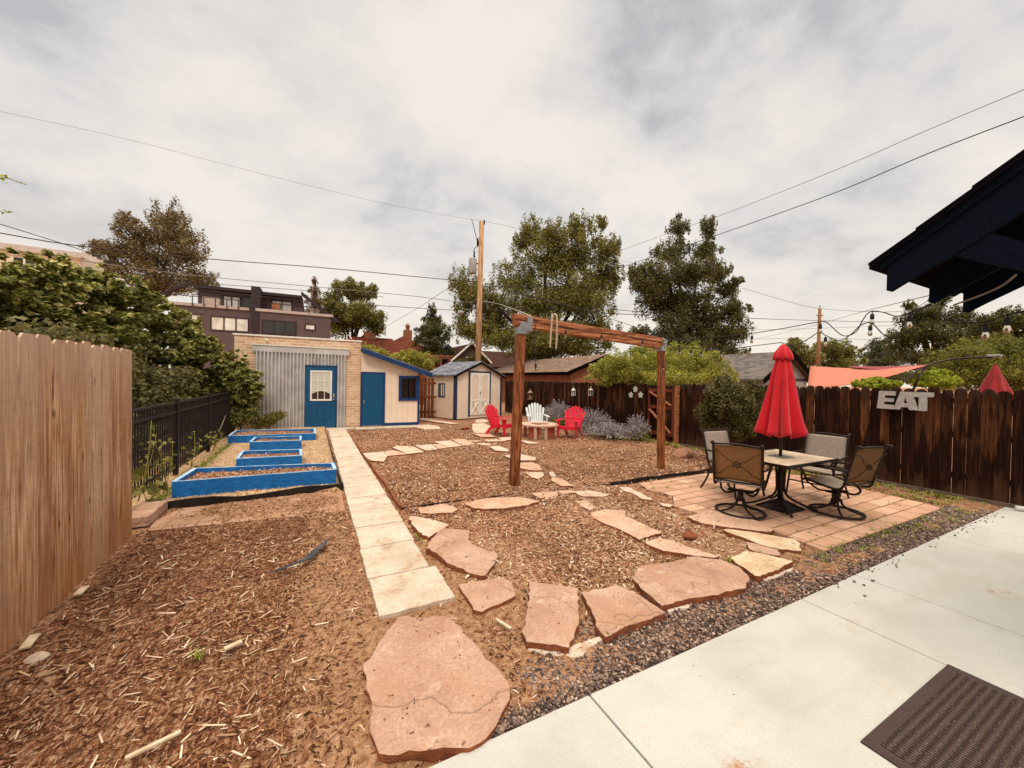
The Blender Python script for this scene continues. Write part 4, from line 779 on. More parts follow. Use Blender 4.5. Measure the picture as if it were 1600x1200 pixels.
b = MB(); b.bb(3.46, 3.52, FY-.03, FY+.05, 0, 1.85); b.build('corner_trim', M['navytrim'], t); MB().bb(2.28, 3.46, FY-.03, FY-.003, 0, .12).build('base_trim', M['navytrim'], t)

# ------------------------------------------------------------------ storage shed
p0 = Vector((5.41, 15.77, 0)); an = math.atan2(.95, 2.85); ux = Vector((math.cos(an), math.sin(an), 0)); Wd = 2.75; Dp = 2.2
t = thing('storage_shed', 'small tan gable storage shed with white double doors', 'shed', tuple(p0), an)
hw = 1.94; hr = 2.52
MB().prism([(0, 0, .02), (Wd, 0, .02), (Wd, 0, hw-.02), (Wd/2, 0, hr), (0, 0, hw-.02)], (0, .02, 0)).build('front_wall', M['t111b'], t, local=True)
b = MB(); b.bb(.0, .02, .02, Dp, .02, hw); b.bb(Wd-.02, Wd, .02, Dp, .02, hw); b.prism([(0, Dp-.02, .02), (Wd, Dp-.02, .02), (Wd, Dp-.02, hw-.02), (Wd/2, Dp-.02, hr), (0, Dp-.02, hw-.02)], (0, .02, 0)); b.build('side_walls', M['t111c'], t, local=True)
sl_ = (hr-hw)/(Wd/2); rf = MB()
for s in (0, 1):
    f_ = (lambda x: x) if not s else (lambda x: Wd-x)
    rf.prism([(f_(-.14), -.12, hw-.14*sl_+.0), (f_(Wd/2), -.12, hr+.01), (f_(Wd/2), -.12, hr+.07), (f_(-.14), -.12, hw-.14*sl_+.06)], (0, Dp+.24, 0))
rf.build('roof', M['roof_shed'], t, local=True); b = MB()
for s in (0, 1):
    f_ = (lambda x: x) if not s else (lambda x: Wd-x)
    b.prism([(f_(-.16), -.13, hw-.16*sl_-.07), (f_(Wd/2), -.13, hr-.06), (f_(Wd/2), -.13, hr+.03), (f_(-.16), -.13, hw-.16*sl_+.02)], (0, .02, 0))
b.build('rake_boards', M['soffit'], t, local=True)
b = MB(); b.bb(-.02, .09, -.02, .0, .02, hw-.05); b.bb(-.02, .0, .0, .12, .02, hw-.03); b.build('corner_trim', M['slate_trim'], t, local=True); MB().bb(Wd-.09, Wd+.02, -.02, 0, .02, hw-.05).build('corner_trim', M['slate_trim'], t, local=True)
dx0, dx1, dz0, dz1 = .80, 1.95, .16, 2.05
b = MB(); b.bb(dx0-.09, dx0, -.025, 0, .1, dz1+.08); b.bb(dx1, dx1+.09, -.025, 0, .1, dz1+.08); b.bb(dx0-.09, dx1+.09, -.027, 0, dz1, dz1+.08); b.build('door_trim', M['slate_trim'], t, local=True)
for k in (0, 1):
    a0 = dx0+.01+k*(dx1-dx0)/2; a1 = a0+(dx1-dx0)/2-.015; d = MB().bb(a0, a1, -.02, -.004, dz0, dz1).build('door', M['t111b'], t, local=True); b = MB(); q = .085
    b.bb(a0, a0+q, -.036, -.02, dz0, dz1); b.bb(a1-q, a1, -.036, -.02, dz0, dz1); b.bb(a0+q, a1-q, -.035, -.02, dz0, dz0+q); b.bb(a0+q, a1-q, -.035, -.02, .78, .86)
    cx = (a0+a1)/2; rr_ = (a1-a0)/2-q; arc = [(cx+rr_*math.cos(R_(g)), dz1-.3+rr_*1.1*math.sin(R_(g))) for g in range(0, 181, 15)]
    for i in range(len(arc)-1):
        (xa, za), (xb, zb) = arc[i], arc[i+1]; b.prism([(xa, -.0345, za), (xa, -.0345, dz1), (xb, -.0345, dz1), (xb, -.0345, zb)], (0, .0145, 0))
    b.beam((a0+q, -.029, dz0+q), (a1-q, -.029, .78), .02, .06, (0, 1, 0)); b.beam((a0+q, -.027, .78), (a1-q, -.027, dz0+q), .02, .06, (0, 1, 0)); b.build('white_trim', M['white'], d, local=True)
MB().box((dx0+.575, -.05, 1.15), (.05, .03, .12)).build('latch', M['steel'], t, local=True)
wn = MB(); wn.bb(-.02, .0, .75, 1.25, .93, .99); wn.bb(-.02, .0, .75, 1.25, 1.5, 1.56); wn.bb(-.02, .0, .75, .81, .99, 1.5); wn.bb(-.02, .0, 1.19, 1.25, .99, 1.5); wn = wn.build('window', M['slate_trim'], t, local=True)
MB().bb(-.008, -.003, .81, 1.19, .99, 1.5).build('pane', M['glass'], wn, local=True); b = MB(); b.bb(-.016, -.008, .98, 1.02, .99, 1.5); b.bb(-.018, -.008, .83, .87, .99, 1.5); b.build('muntin', M['white'], wn, local=True)

# ================================================================== HOUSE EAVE (near right)
HX = 4.0
t = thing('house_porch_roof', 'dark navy gable eave of the house at the right edge', 'roof', (5, 0, 0))
def r8(u, v): return (1250+u/3.529, 220+v/3.529)
def hp(l, X=HX): return [PX(*r8(u, v), X) for u, v in l]
sl0 = PX(*r8(397, 690), HX); pitch = (PX(*r8(1235, 75), HX).z-sl0.z)/(PX(*r8(1235, 75), HX).y-sl0.y)
def zt(y): return sl0.z+pitch*(y-sl0.y)
X1 = 5.86; ridge = -1.1
b = MB(); b.prism([(HX-.05, sl0.y, zt(sl0.y)), (HX-.05, ridge, zt(ridge)), (HX-.05, ridge, zt(ridge)-.035), (HX-.05, sl0.y, zt(sl0.y)-.035)], (X1-HX+.05, 0, 0))
for k in range(7): y = sl0.y+.005-.27*k; b.prism([(HX-.055, y, zt(y)+.018), (HX-.055, y-.27, zt(y-.27)+.004), (HX-.055, y-.27, zt(y-.27)-.01), (HX-.055, y, zt(y)-.0)], (X1-HX+.06, 0, 0))
b.build('shingles', M['shingle_dark'], t)
def raf(X, dz=0, w_=.045, tail=0.):
    y0 = 1.35; Lp = []
    pts = [(y0, zt(y0)-.09), (ridge, zt(ridge)-.09), (ridge, zt(ridge)-.36), (.9, zt(.9)-.36), (1.2, zt(1.2)-.32), (1.325, zt(1.325)-.31), (y0, zt(y0)-.28)]
    return MB().prism([(X, y, z) for y, z in pts], (w_, 0, 0))
raf(HX).build('rake_board', M['navy'], t, bevel=.004)
MB().prism([(HX-.02, 1.385, zt(1.385)-.035), (HX-.02, ridge, zt(ridge)-.035), (HX-.02, ridge, zt(ridge)-.12), (HX-.02, 1.385, zt(1.385)-.09)], (.018, 0, 0)).build('fascia', M['navy'], t)
raf(4.86).build('rafter', M['navy'], t); raf(5.72).build('rafter', M['navy'], t)
MB().prism([(HX+.045, 1.36, zt(1.36)-.04), (HX+.045, ridge, zt(ridge)-.04), (HX+.045, ridge, zt(ridge)-.088), (HX+.045, 1.36, zt(1.36)-.088)], (X1-HX-.06, 0, 0)).build('roof_deck', M['soffit'], t)
q = hp([(860,637),(1000,490)], HX+.01); yA = q[0].y; zlow = q[0].z; zhi = q[1].z
qq = hp([(1235,720),(1235,560)], HX+.01)
b = MB(); ext = lambda p, r_: p+(r_-p)*3.4
b.prism([q[0], q[1], ext(q[1], qq[1]), ext(q[0], qq[0])], (.04, 0, 0)); b.build('gable_bracket', M['navy'], t)
ts = thing('house_wall', 'navy wall of the house behind the porch roof', 'house', (6, -1.3, 0)); MB().bb(3.2, 9.0, -1.55, -1.25, 0, 3.1).build('wall', M['navy'], ts)
tag(MB().tube([PX(*r8(850, 905), 4.9), PX(*r8(1000, 850), 4.7), PX(*r8(1110, 800), 4.5), PX(*r8(1190, 740), 4.3)], .008, 6, 6).build('eave_cable', M['wiregrey'], origin=(4.9, 1, 2.5)), 'pale cable sagging under the dark house eave', 'cable')
# door mat and stray items
t = thing('door_mat', 'dark brown ribbed door mat on the concrete patio', 'door mat', (3.1, .45, .012)); MB().bb(2.45, 3.49, .06, .80, .013, .024).build('ribbed_pile', M['mat'], t)
b = MB(); b.bb(2.39, 3.55, .80, .855, .013, .022); b.bb(2.39, 3.55, .0, .06, .013, .022); b.bb(2.39, 2.45, .06, .80, .013, .022); b.bb(3.49, 3.55, .06, .80, .013, .022); b.build('border', M['matborder'], t)
tag(MB().tube([(8.95, 1.55, .05), (9.1, 1.25, .05), (9.12, .8, .05)], .035, 10, 0).build('drain_pipe', M['pvc'], True and None, True, origin=(9, 1.3, 0)), 'white plastic drain pipe lying by the fence foot', 'pipe')

# ================================================================== PERGOLA BEAM
t = thing('swing_frame', 'red-brown timber frame of two posts carrying one long beam', 'frame', (4.5, 5.5, 0))
a, b2, c2, d2 = PY(804.5, 489.5, 5.45), PY(1036, 528, 5.42), PY(1034, 544, 5.42), PY(807, 509, 5.45)
b = MB(); mid = lambda p, q: (p+q)/2
b.prism([a, b2, mid(b2, c2)+Vector((0, 0, .006)), mid(a, d2)+Vector((0, 0, .006))], (0, .14, 0)); b.prism([mid(a, d2)-Vector((0, 0, .004)), mid(b2, c2)-Vector((0, 0, .004)), c2, d2], (0, .14, 0)); b.build('beam', M['beam'], t, bevel=.006)
p1b, p1t = G(803, 758), PY(814, 512, 5.5); p2b, p2t = G(1033, 733), PY(1033, 542, 5.47)
for pb, pt, s in ((p1b, p1t, .135), (p2b, p2t, .115)): b = MB(); b.beam(pb-Vector((0, 0, .1)), pt, s, s, (0, 1, 0)); b.build('post', M['post'], t, bevel=.008)
b = MB(); tp = p1t; b.box(tp+Vector((0, -.005, -.05)), (.15, .16, .12)); b.box(tp+Vector((.12, -.005, .06)), (.09, .17, .23)); b.box(tp+Vector((0.03, -.005, .045)), (.16, .165, .08)); b.build('steel_bracket', M['steel'], t, bevel=.004)
b = MB(); tp = p2t; b.box(tp+Vector((0, -.005, -.04)), (.13, .14, .1)); b.box(tp+Vector((.02, -.005, .07)), (.1, .16, .16)); b.build('steel_bracket', M['steel'], t, bevel=.004)
# rope over the beam
bx = PY(866, 497, 5.38); b = MB(); b.tube([bx+Vector((-.09, -.03, -.5)), bx+Vector((-.08, -.03, -.25)), bx+Vector((-.05, -.02, .02)), bx+Vector((-.02, .03, .05)), bx+Vector((.02, -.04, .03)), bx+Vector((.03, -.04, -.3)), bx+Vector((.02, -.04, -.52))], .016, 8, 6)
tag(b.build('rope', M['rope'], None, True, origin=tuple(bx)), 'pale swing rope looped over the timber beam', 'rope')

# ---- string lights
def bulb_on(parent, p, s=.8):
    sk = MB().lathe([(.012, 0), (.018, -.01), (.02, -.05), (.017, -.06)], p-Vector((0, 0, .03*s)), 10); sk.tube([p, p-Vector((0, 0, .035))], .005, 5); so_ = sk.build('socket', M['wire'], parent, True)
    MB().lathe([(.011, -.055), (.018, -.075), (.024, -.095), (.021, -.115), (.01, -.127), (.002, -.129)], p-Vector((0, 0, .03*s)), 12).build('bulb', M['bulb'], so_, True)
def strl(label, pts, bulbs, r=.006, mat='wire'):
    P = [PD(*q) for q in pts]; t = thing('string_lights', label, 'string lights', tuple(P[0]), 0, 'outdoor bulb string lights'); MB().tube(P, r, 6, 7).build('cable', M[mat], t, True)
    for q in bulbs: bulb_on(t, PD(*q))
    return t
strl('string lights drooping from the right post to the navy eave', [(1036, 532, 7.6), (1090, 529, 7.1), (1140, 525, 6.7), (1175, 521, 6.3), (1230, 512, 5.8), (1280, 503, 5.3), (1293, 505, 5.15), (1310, 520, 5.0), (1322, 525, 4.9), (1338, 518, 4.7), (1348, 500, 4.55), (1360, 487, 4.4), (1380, 488, 4.2), (1400, 494, 4.0), (1418, 490, 3.85), (1435, 483, 3.7), (1455, 474, 3.5)], [(1175, 522, 6.3), (1282, 504, 5.28), (1363, 487, 4.38), (1421, 489, 3.83)])
strl('lower looping string lights between the umbrella and the eave', [(1222, 536, 5.9), (1240, 540, 5.7), (1262, 530, 5.5), (1280, 519, 5.3), (1290, 524, 5.2), (1312, 532, 5.0), (1330, 522, 4.8), (1345, 508, 4.6), (1360, 504, 4.45), (1368, 510, 4.3), (1380, 522, 4.2), (1395, 526, 4.05), (1408, 518, 3.95), (1414, 500, 3.85), (1430, 489, 3.7), (1455, 476, 3.5)], [(1224, 537, 5.85), (1290, 524, 5.2), (1360, 505, 4.5)])
strl('low string lights crossing in front of the yellow green vine', [(1036, 536, 7.6), (1062, 543, 7.5), (1095, 545, 7.3), (1130, 546, 7.0), (1172, 541, 6.6), (1222, 535, 6.0)], [(1062, 543, 7.5), (1080, 545, 7.4), (1096, 546, 7.3), (1127, 546, 7.0), (1172, 541, 6.6)])
strl('string lights stretched along the timber beam', [(836, 500, 6.3), (860, 507, 6.35), (884, 513, 6.4), (912, 516, 6.5), (940, 520, 6.6), (970, 523, 6.8), (1004, 530, 7.1), (1034, 534, 7.4)], [(884, 514, 6.38), (940, 521, 6.58), (1004, 530, 7.08)])
strl('single bulb on a long cord hanging by the left post', [(838, 502, 6.3), (834, 530, 6.3), (838, 548, 6.3), (837, 566, 6.3)], [(837, 566, 6.3)], .006)
strl('loose bulbs hanging at the top of the right post', [(1034, 535, 7.45), (1030, 550, 7.4), (1036, 560, 7.4), (1036, 570, 7.4)], [(1036, 568, 7.4)], .006)
strl('dark bulbs hanging below the navy eave at the right edge', [(1500, 505, 3.4), (1540, 503, 3.3), (1573, 492, 3.2), (1640, 480, 3.0)], [(1540, 503, 3.3), (1574, 492, 3.2)])
# lanterns and ornaments on the dark fence
def lantern(label, y, z, mat, s=1.0, x=9.08):
    t = thing('wall_lantern', label, 'lantern', (x, y, z), 0, 'lanterns hung on the picket fence'); b = MB(); b.box((0, 0, -.1*s), (.13*s, .13*s, .02)); b.box((0, 0, .1*s), (.14*s, .14*s, .02))
    for i in (-1, 1):
        for j in (-1, 1): b.box((i*.055*s, j*.055*s, 0), (.018, .018, .2*s))
    b.box((0, 0, 0), (.02, .11*s, .02)); b.box((0, 0, -.04*s), (.11*s, .02, .02)); b.build('frame', M[mat], t, local=True); MB().lathe([(.1*s, .11*s), (.085*s, .13*s), (.03*s, .18*s), (.012*s, .2*s)], n=12).build('roof_cap', M[mat], t, local=True)
    MB().ring((0, 0, .225*s), .03*s, .006, 14, 6, Matrix.Rotation(R_(90), 3, 'Y')).build('hanging_ring', M[mat], t, local=True); MB().lathe([(.03*s, -.09*s), (.03*s, -.01)], n=10).build('candle', M['creamst'], t, True, local=True)
q = PX(828, 619, 9.06); lantern('bronze house shaped lantern on the fence behind the left post', q.y, q.z, 'lanternbr', 1.45)
q = PX(896, 614, 9.08); lantern('white lantern on the fence, left of the two matching ones', q.y, q.z, 'lantern', .95)
q = PX(923, 614, 9.08); lantern('white lantern on the fence, right of the two matching ones', q.y, q.z, 'lantern', .95)
for px, py, lab in ((993, 608, 'upper of three small white flower ornaments on the fence'), (986, 617, 'left lower of three small white flower ornaments on the fence'), (1001, 617, 'right lower of three small white flower ornaments on the fence')):
    q = PX(px, py, 9.17); b = MB()
    for k in range(5):
        a_ = 2*math.pi*k/5+.3; c_ = Vector((0, math.cos(a_), math.sin(a_))); s_ = Vector((0, -math.sin(a_), math.cos(a_))); b.prism([q, q+c_*.05+s_*.035, q+c_*.10+s_*.02, q+c_*.10-s_*.02, q+c_*.05-s_*.035], (-.012, 0, 0))
    tag(b.build('wall_ornament', M['lantern'], origin=tuple(q)), lab, 'ornament', 'flower ornaments on the fence')
# EAT sign, steel letters
t = thing('eat_sign', 'grey metal EAT letters mounted on the dark fence', 'sign', (9.1, 2.8, 1.5)); X0 = 9.13
def sx_(u, v): p = PX(1300+u/4, 520+v/4, X0); return (X0, p.y, p.z)
E_ = [(300, 362), (400, 366), (399, 392), (335, 390), (334, 407), (390, 410), (388, 432), (330, 430), (329, 447), (392, 450), (390, 478), (285, 470)]
A_ = [(432, 367), (502, 370), (545, 485), (488, 482), (480, 466), (434, 464), (430, 479), (388, 477)]
Ah = [(452, 440), (462, 405), (474, 441)]
T_ = [(505, 370), (640, 374), (638, 403), (600, 402), (596, 489), (545, 487), (548, 402), (512, 400)]
MB().prism([sx_(*p) for p in E_][::-1], (-.035, 0, 0)).build('letter_e', M['sign'], t)
# A with its hole: left leg, right leg, crossbar, apex
b = MB(); b.prism([sx_(*p) for p in [(432, 367), (466, 368.5), (463, 402), (452, 440), (445, 465), (434, 464), (430, 479), (388, 477)]][::-1], (-.035, 0, 0)); b.prism([sx_(*p) for p in [(466, 368.5), (502, 370), (545, 485), (488, 482), (480, 466), (475, 441), (463, 402)]][::-1], (-.035, 0, 0)); b.prism([sx_(*p) for p in [(452, 440), (475, 441), (480, 466), (445, 465)]][::-1], (-.035, 0, 0)); b.build('letter_a', M['sign'], t)
MB().prism([sx_(*p) for p in T_][::-1], (-.035, 0, 0)).build('letter_t', M['sign'], t)

# ================================================================== PATIO SET
TC = Vector((5.88, 3.06, .012))
t = thing('patio_table', 'rectangular stone tile patio table with black pedestal', 'table', tuple(TC)); HX_, HY_ = .62, .405
b = MB(); b.box((0, 0, .715), (HX_*2-.03, HY_*2-.03, .022)); b.build('table_top', M['tile'], t, local=True, bevel=.003)
b = MB()
for s in (-1, 1): b.box((0, s*HY_, .71), (HX_*2+.02, .028, .04)); b.box((s*HX_, 0, .71), (.028, HY_*2-.03, .038))
b.build('rim', M['bronze'], t, local=True, bevel=.006); MB().box((0, 0, .728), (.24, .24, .006)).build('tile_inlay', M['tile2'], t, local=True)
b = MB()
for k in range(4): a_ = math.pi/4+k*math.pi/2; u = Vector((math.cos(a_), math.sin(a_), 0)); b.tube([u*.07+Vector((0, 0, .69)), u*.05+Vector((0, 0, .45)), u*.07+Vector((0, 0, .2)), u*.30+Vector((0, 0, .06)), u*.44+Vector((0, 0, .02))], .016, 8, 5)
b.lathe([(.035, .1), (.035, .69)], n=12); b.build('pedestal', M['bronze'], t, True, local=True)
b = MB()
for k in range(4): a_ = math.pi/4+k*math.pi/2; u = Vector((math.cos(a_), math.sin(a_), 0)); v = Vector((math.cos(a_+math.pi/2), math.sin(a_+math.pi/2), 0)); b.add([u*.30+Vector((0, 0, .02)), v*.30+Vector((0, 0, .02)), v*.05+Vector((0, 0, .13)), u*.05+Vector((0, 0, .13)), u*.30, v*.30], [(0, 1, 2, 3), (4, 5, 1, 0)])
b.build('umbrella_base', M['bronze'], t, local=True)
# closed umbrella
def closed_umbrella(name, label, loc, prof, mat, pole, flounce=None, seed=1):
    t = thing(name, label, 'umbrella', loc); b = MB(); n = 96; vs = []; rr = random.Random(seed); ph = [rr.uniform(-.12, .12) for _ in range(8)]; am = [rr.uniform(.8, 1.25) for _ in range(8)]
    m_ = 26
    for i in range(m_+1):
        f = i/m_; z = prof[0][1]+(prof[-1][1]-prof[0][1])*f; R = np.interp(-z, [-p[1] for p in prof], [p[0] for p in prof])
        for j in range(n):
            a_ = 2*math.pi*j/n; k = int((a_/(2*math.pi))*8) % 8; w_ = math.cos(8*a_+ph[k]*3+.5*math.sin(f*3)); r = R*(1+(.26*f+.10)*w_*am[k]+.03*math.sin(13*a_+f*4)); vs.append((r*math.cos(a_), r*math.sin(a_), z-(.05*f*(1-w_)*.6 if i == m_ else 0)))
    b.add(vs, [(i*n+j, i*n+(j+1) % n, (i+1)*n+(j+1) % n, (i+1)*n+j) for i in range(m_) for j in range(n)]+[tuple(range(n-1, -1, -1))]); o = b.build('canopy', mat, t, True, local=True)
    sd = o.modifiers.new('thickness', 'SOLIDIFY'); sd.thickness = .006
    if flounce:
        b = MB(); vs = []; m_ = 8
        for i in range(m_+1):
            f = i/m_; z = flounce[0]+(flounce[1]-flounce[0])*f; R = .018+(flounce[2]-.018)*math.sin(min(1, f*1.15)*math.pi/2)
            for j in range(n): a_ = 2*math.pi*j/n; vs.append(((R*(1+.16*f*math.cos(8*a_+.7)+.05*f*math.sin(5*a_)))*math.cos(a_), (R*(1+.16*f*math.cos(8*a_+.7)))*math.sin(a_), z+.012*f*math.cos(8*a_)))
        b.add(vs, [(i*n+j, i*n+(j+1) % n, (i+1)*n+(j+1) % n, (i+1)*n+j) for i in range(m_) for j in range(n)]+[tuple(range(n-1, -1, -1))]); o = b.build('vent_flounce', mat, t, True, local=True); sd = o.modifiers.new('thickness', 'SOLIDIFY'); sd.thickness = .006
    if pole: MB().lathe([(.02, pole[0]), (.02, pole[1])], n=12).build('pole', M['bronze'], t, True, local=True)
    return t
closed_umbrella('patio_umbrella', 'closed bright red patio umbrella standing through the table', (TC.x+.02, TC.y+.02, 0), [(.05, 2.22), (.07, 2.12), (.105, 1.95), (.15, 1.6), (.2, 1.25), (.235, 1.07)], M['redcloth'], (.1, 2.26), (2.32, 2.11, .105))

def sling_chair(label, swivel, loc, rz):
    t = thing('patio_chair', label, 'chair', loc, rz, 'sling patio chairs around the table'); W_ = .275
    # side frames: seat rail curling up into the back
    for s in (-1, 1):
        MB().tube([(s*W_, .27, .415), (s*W_, .22, .435), (s*W_, 0, .405), (s*W_, -.16, .39), (s*W_, -.24, .44), (s*W_, -.30, .65), (s*W_, -.37, .93), (s*W_, -.405, .985), (s*W_*1.02, -.455, .975)], .0155, 8, 6).build('side_frame', M['bronze'], t, True, local=True)
        MB().tube([(s*(W_+.01), -.31, .66), (s*(W_+.035), -.15, .655), (s*(W_+.045), .05, .65), (s*(W_+.045), .22, .635), (s*(W_+.04), .27, .60), (s*(W_+.02), .25, .53), (s*W_, .21, .43)], [.014, .017, .017, .014], 8, 6).build('armrest', M['bronze'], t, True, local=True)
    prof = [(.24, .44), (.12, .415), (0, .40), (-.12, .395), (-.20, .42), (-.245, .475), (-.29, .63), (-.335, .80), (-.372, .94)]
    def fab(pr, th, nm, mat):
        b = MB(); vs = []; q = cat([(0, y, z) for y, z in pr], 4); m_ = len(q)
        for i, p in enumerate(q):
            for j in range(7):
                u = -1+2*j/6; dip = (1-u*u)*.018; tn = (q[min(i+1, m_-1)]-q[max(i-1, 0)]).normalized(); nr = Vector((0, tn.z, -tn.y)); vs.append(Vector((u*(W_-.012), p.y, p.z))-nr*dip*-1)
        b.add(vs, [(i*7+j, (i+1)*7+j, (i+1)*7+j+1, i*7+j+1) for i in range(m_-1) for j in range(6)]); o = b.build(nm, mat, t, True, local=True); sd = o.modifiers.new('thickness', 'SOLIDIFY'); sd.thickness = th; return o
    fab(prof[:5], .005, 'seat', M['sling2']); fab(prof[5:], .005, 'backrest', M['sling'] if swivel else M['sling2'])
    for pr in ([(-W_, -.372, .955), (0, -.385, .972), (W_, -.372, .955)], [(-W_, -.25, .47), (0, -.26, .465), (W_, -.25, .47)], [(-W_, .25, .425), (0, .252, .425), (W_, .25, .425)]): MB().tube(pr, .0125, 8, 5).build('cross_rail', M['bronze'], t, True, local=True)
    if swivel:
        b = MB(); cz = .71; cy = -.335
        for sx in (-1, 1):
            for sz in (-1, 1): b.tube([(sx*W_, cy+.0-(.06 if sz > 0 else -.05), cz+sz*.17), (sx*.19, cy-.02-(.04 if sz > 0 else -.03), cz+sz*.135), (sx*.10, cy-.03, cz+sz*.05), (sx*.02, cy-.028, cz+sz*.015)], .005, 6, 5)
        b.ring((0, cy-.03, cz), .035, .008, 18, 6, Matrix.Rotation(R_(75), 3, 'X')); b.lathe([(.004, -.01), (.022, 0), (.004, .012)], (0, cy-.035, cz), 8); b.build('back_scroll', M['bronze'], t, True, local=True)
        b = MB(); b.ring((0, 0, .028), .29, .017, 36, 8)
        for k in range(4): a_ = math.pi/4+k*math.pi/2; u = Vector((math.cos(a_), math.sin(a_), 0)); b.tube([u*.28+Vector((0, 0, .035)), u*.16+Vector((0, 0, .06)), u*.07+Vector((0, 0, .12)), u*.045+Vector((0, 0, .2))], .014, 8, 5)
        b.lathe([(.05, .17), (.055, .2), (.035, .22), (.035, .28), (.06, .29), (.06, .31)], n=14); b.build('swivel_base', M['bronze'], t, True, local=True)
        b = MB()
        for s in (-1, 1): b.tube([(s*.05, -.02, .30), (s*.14, -.12, .28), (s*.2, -.16, .33), (s*.22, -.1, .385), (s*.24, 0, .39)], .014, 7, 5); b.tube([(s*.05, .04, .30), (s*.15, .12, .30), (s*.2, .2, .36), (s*W_, .22, .42)], .012, 7, 5)
        b.box((0, 0, .30), (.3, .1, .018)); b.build('rocker_springs', M['bronze'], t, True, local=True)
    else:
        for s in (-1, 1):
            MB().tube([(s*W_, .22, .43), (s*(W_+.01), .25, .22), (s*(W_+.02), .29, .012)], .015, 8, 5).build('leg', M['bronze'], t, True, local=True); MB().tube([(s*W_, -.2, .40), (s*(W_+.01), -.26, .2), (s*(W_+.02), -.37, .012)], .015, 8, 5).build('leg', M['bronze'], t, True, local=True)
        b = MB(); b.tube([(-W_, .24, .25), (W_, .24, .25)], .01, 6); b.tube([(-W_, -.24, .28), (W_, -.24, .28)], .01, 6); b.build('stretchers', M['bronze'], t, True, local=True)
    return t
sling_chair('swivel patio chair nearest the walkway side, brown sling back with scrollwork', True, (5.14, 3.17, .012), R_(-66))
sling_chair('swivel patio chair nearest the gravel, back turned toward the fence', True, (6.36, 2.60, .012), R_(-10))
sling_chair('patio chair at the fence end of the table facing the yard', False, (6.98, 3.12, .012), R_(96))
sling_chair('patio chair behind the table beside the dark bush', False, (5.98, 3.80, .012), R_(172))

# ================================================================== LOUNGE CORNER
def adirondack(label, mat, loc, rz):
    t = thing('adirondack_chair', label, 'chair', loc, rz, 'adirondack chairs around the fire pit'); m = M[mat]
    b = MB()
    for k in range(6): f = k/5; y = .30-.52*f; z = .37-.11*f; b.box((0, y, z), (.50, .085, .022), Matrix.Rotation(R_(12), 3, 'X'))
    b.bb(-.25, .25, .335, .355, .27, .385); b.build('seat', m, t, local=True, bevel=.006)
    b = MB(); n = 7
    for k in range(n):
        u = (k-(n-1)/2)/((n-1)/2); xb = u*.20; xt = u*.30; top = .97-.16*abs(u)**2.0; y0, z0 = -.20, .22; y1 = y0-(top-z0)*.36; w0, w1 = .029, .043
        pts = [(xb-w0, y0, z0), (xb+w0, y0, z0)]
        tw = [(xt+w1, y1+.02, top-.05), (xt+w1*.6, y1+.006, top-.012), (xt, y1, top), (xt-w1*.6, y1+.006, top-.012), (xt-w1, y1+.02, top-.05)]
        b.prism(pts+tw, (0, -.018, -.006))
    b.beam((-.27, -.33, .56), (.27, -.33, .56), .03, .06); b.beam((-.24, -.235, .30), (.24, -.235, .30), .03, .06); b.build('backrest', m, t, local=True, bevel=.005)
    for s in (-1, 1):
        b = MB(); b.prism([(s*.25, .36, .53), (s*.27, .40, .53), (s*.36, .40, .53), (s*.385, .36, .53), (s*.37, .1, .54), (s*.335, -.30, .545), (s*.285, -.32, .545), (s*.27, .0, .54)][::s], (0, 0, .022)); b.build('armrest', m, t, local=True, bevel=.006)
        b = MB(); b.prism([(s*.27, .34, 0), (s*.27, .27, 0), (s*.27, .24, .3), (s*.27, .22, .53), (s*.27, .38, .53), (s*.27, .35, .3)][::s], (s*.03, 0, 0)); b.build('leg', m, t, local=True, bevel=.006)
        b = MB(); b.prism([(s*.24, -.42, 0), (s*.24, -.36, 0), (s*.24, -.22, .2), (s*.24, .33, .33), (s*.24, .33, .39), (s*.24, -.2, .30), (s*.24, -.30, .24), (s*.24, -.46, .03)][::s], (s*.028, 0, 0)); b.build('rear_leg', m, t, local=True, bevel=.006)
    return t
adirondack('red adirondack chair on the left, seen from the side', 'redplastic', (5.30, 10.95, .0), R_(-150))
adirondack('pale grey adirondack chair behind the fire pit table', 'whiteplastic', (6.85, 11.35, 0), R_(160))
adirondack('red adirondack chair on the right, beside the lavender', 'redplastic', (7.1, 9.75, 0), R_(124))
t = thing('fire_pit_table', 'low ring shaped stone table with rust red panels', 'table', (6.25, 10.2, 0)); b = MB(); n = 10
oc = [(.62*math.cos(2*math.pi*(k+.5)/n), .62*math.sin(2*math.pi*(k+.5)/n)) for k in range(n)]; ic = [(.3*math.cos(2*math.pi*(k+.5)/n), .3*math.sin(2*math.pi*(k+.5)/n)) for k in range(n)]
for k in range(n): j = (k+1) % n; b.prism([(oc[k][0]*.998, oc[k][1]*.998, .37), (oc[j][0]*.99, oc[j][1]*.99, .37), (*ic[j], .37), (*ic[k], .37)], (0, 0, .045))
b.build('slab_ring', M['slabtop'], t, local=True)
for k in range(5):
    a_ = 2*math.pi*k/5-1.25; u = Vector((math.cos(a_), math.sin(a_), 0)); v = Vector((-u.y, u.x, 0)); MB().box(u*.44+Vector((0, 0, .185)), (.06, .3, .37), Matrix((u, v, Vector((0, 0, 1)))).transposed()).build('support_panel', M['terracotta'], t, local=True, bevel=.006)
b = MB()
for a_ in (-1.75, -2.35): u = Vector((math.cos(a_), math.sin(a_), 0)); b.box(u*.53+Vector((0, 0, .185)), (.07, .07, .37))
b.build('support_posts', M['slabtop'], t, local=True)

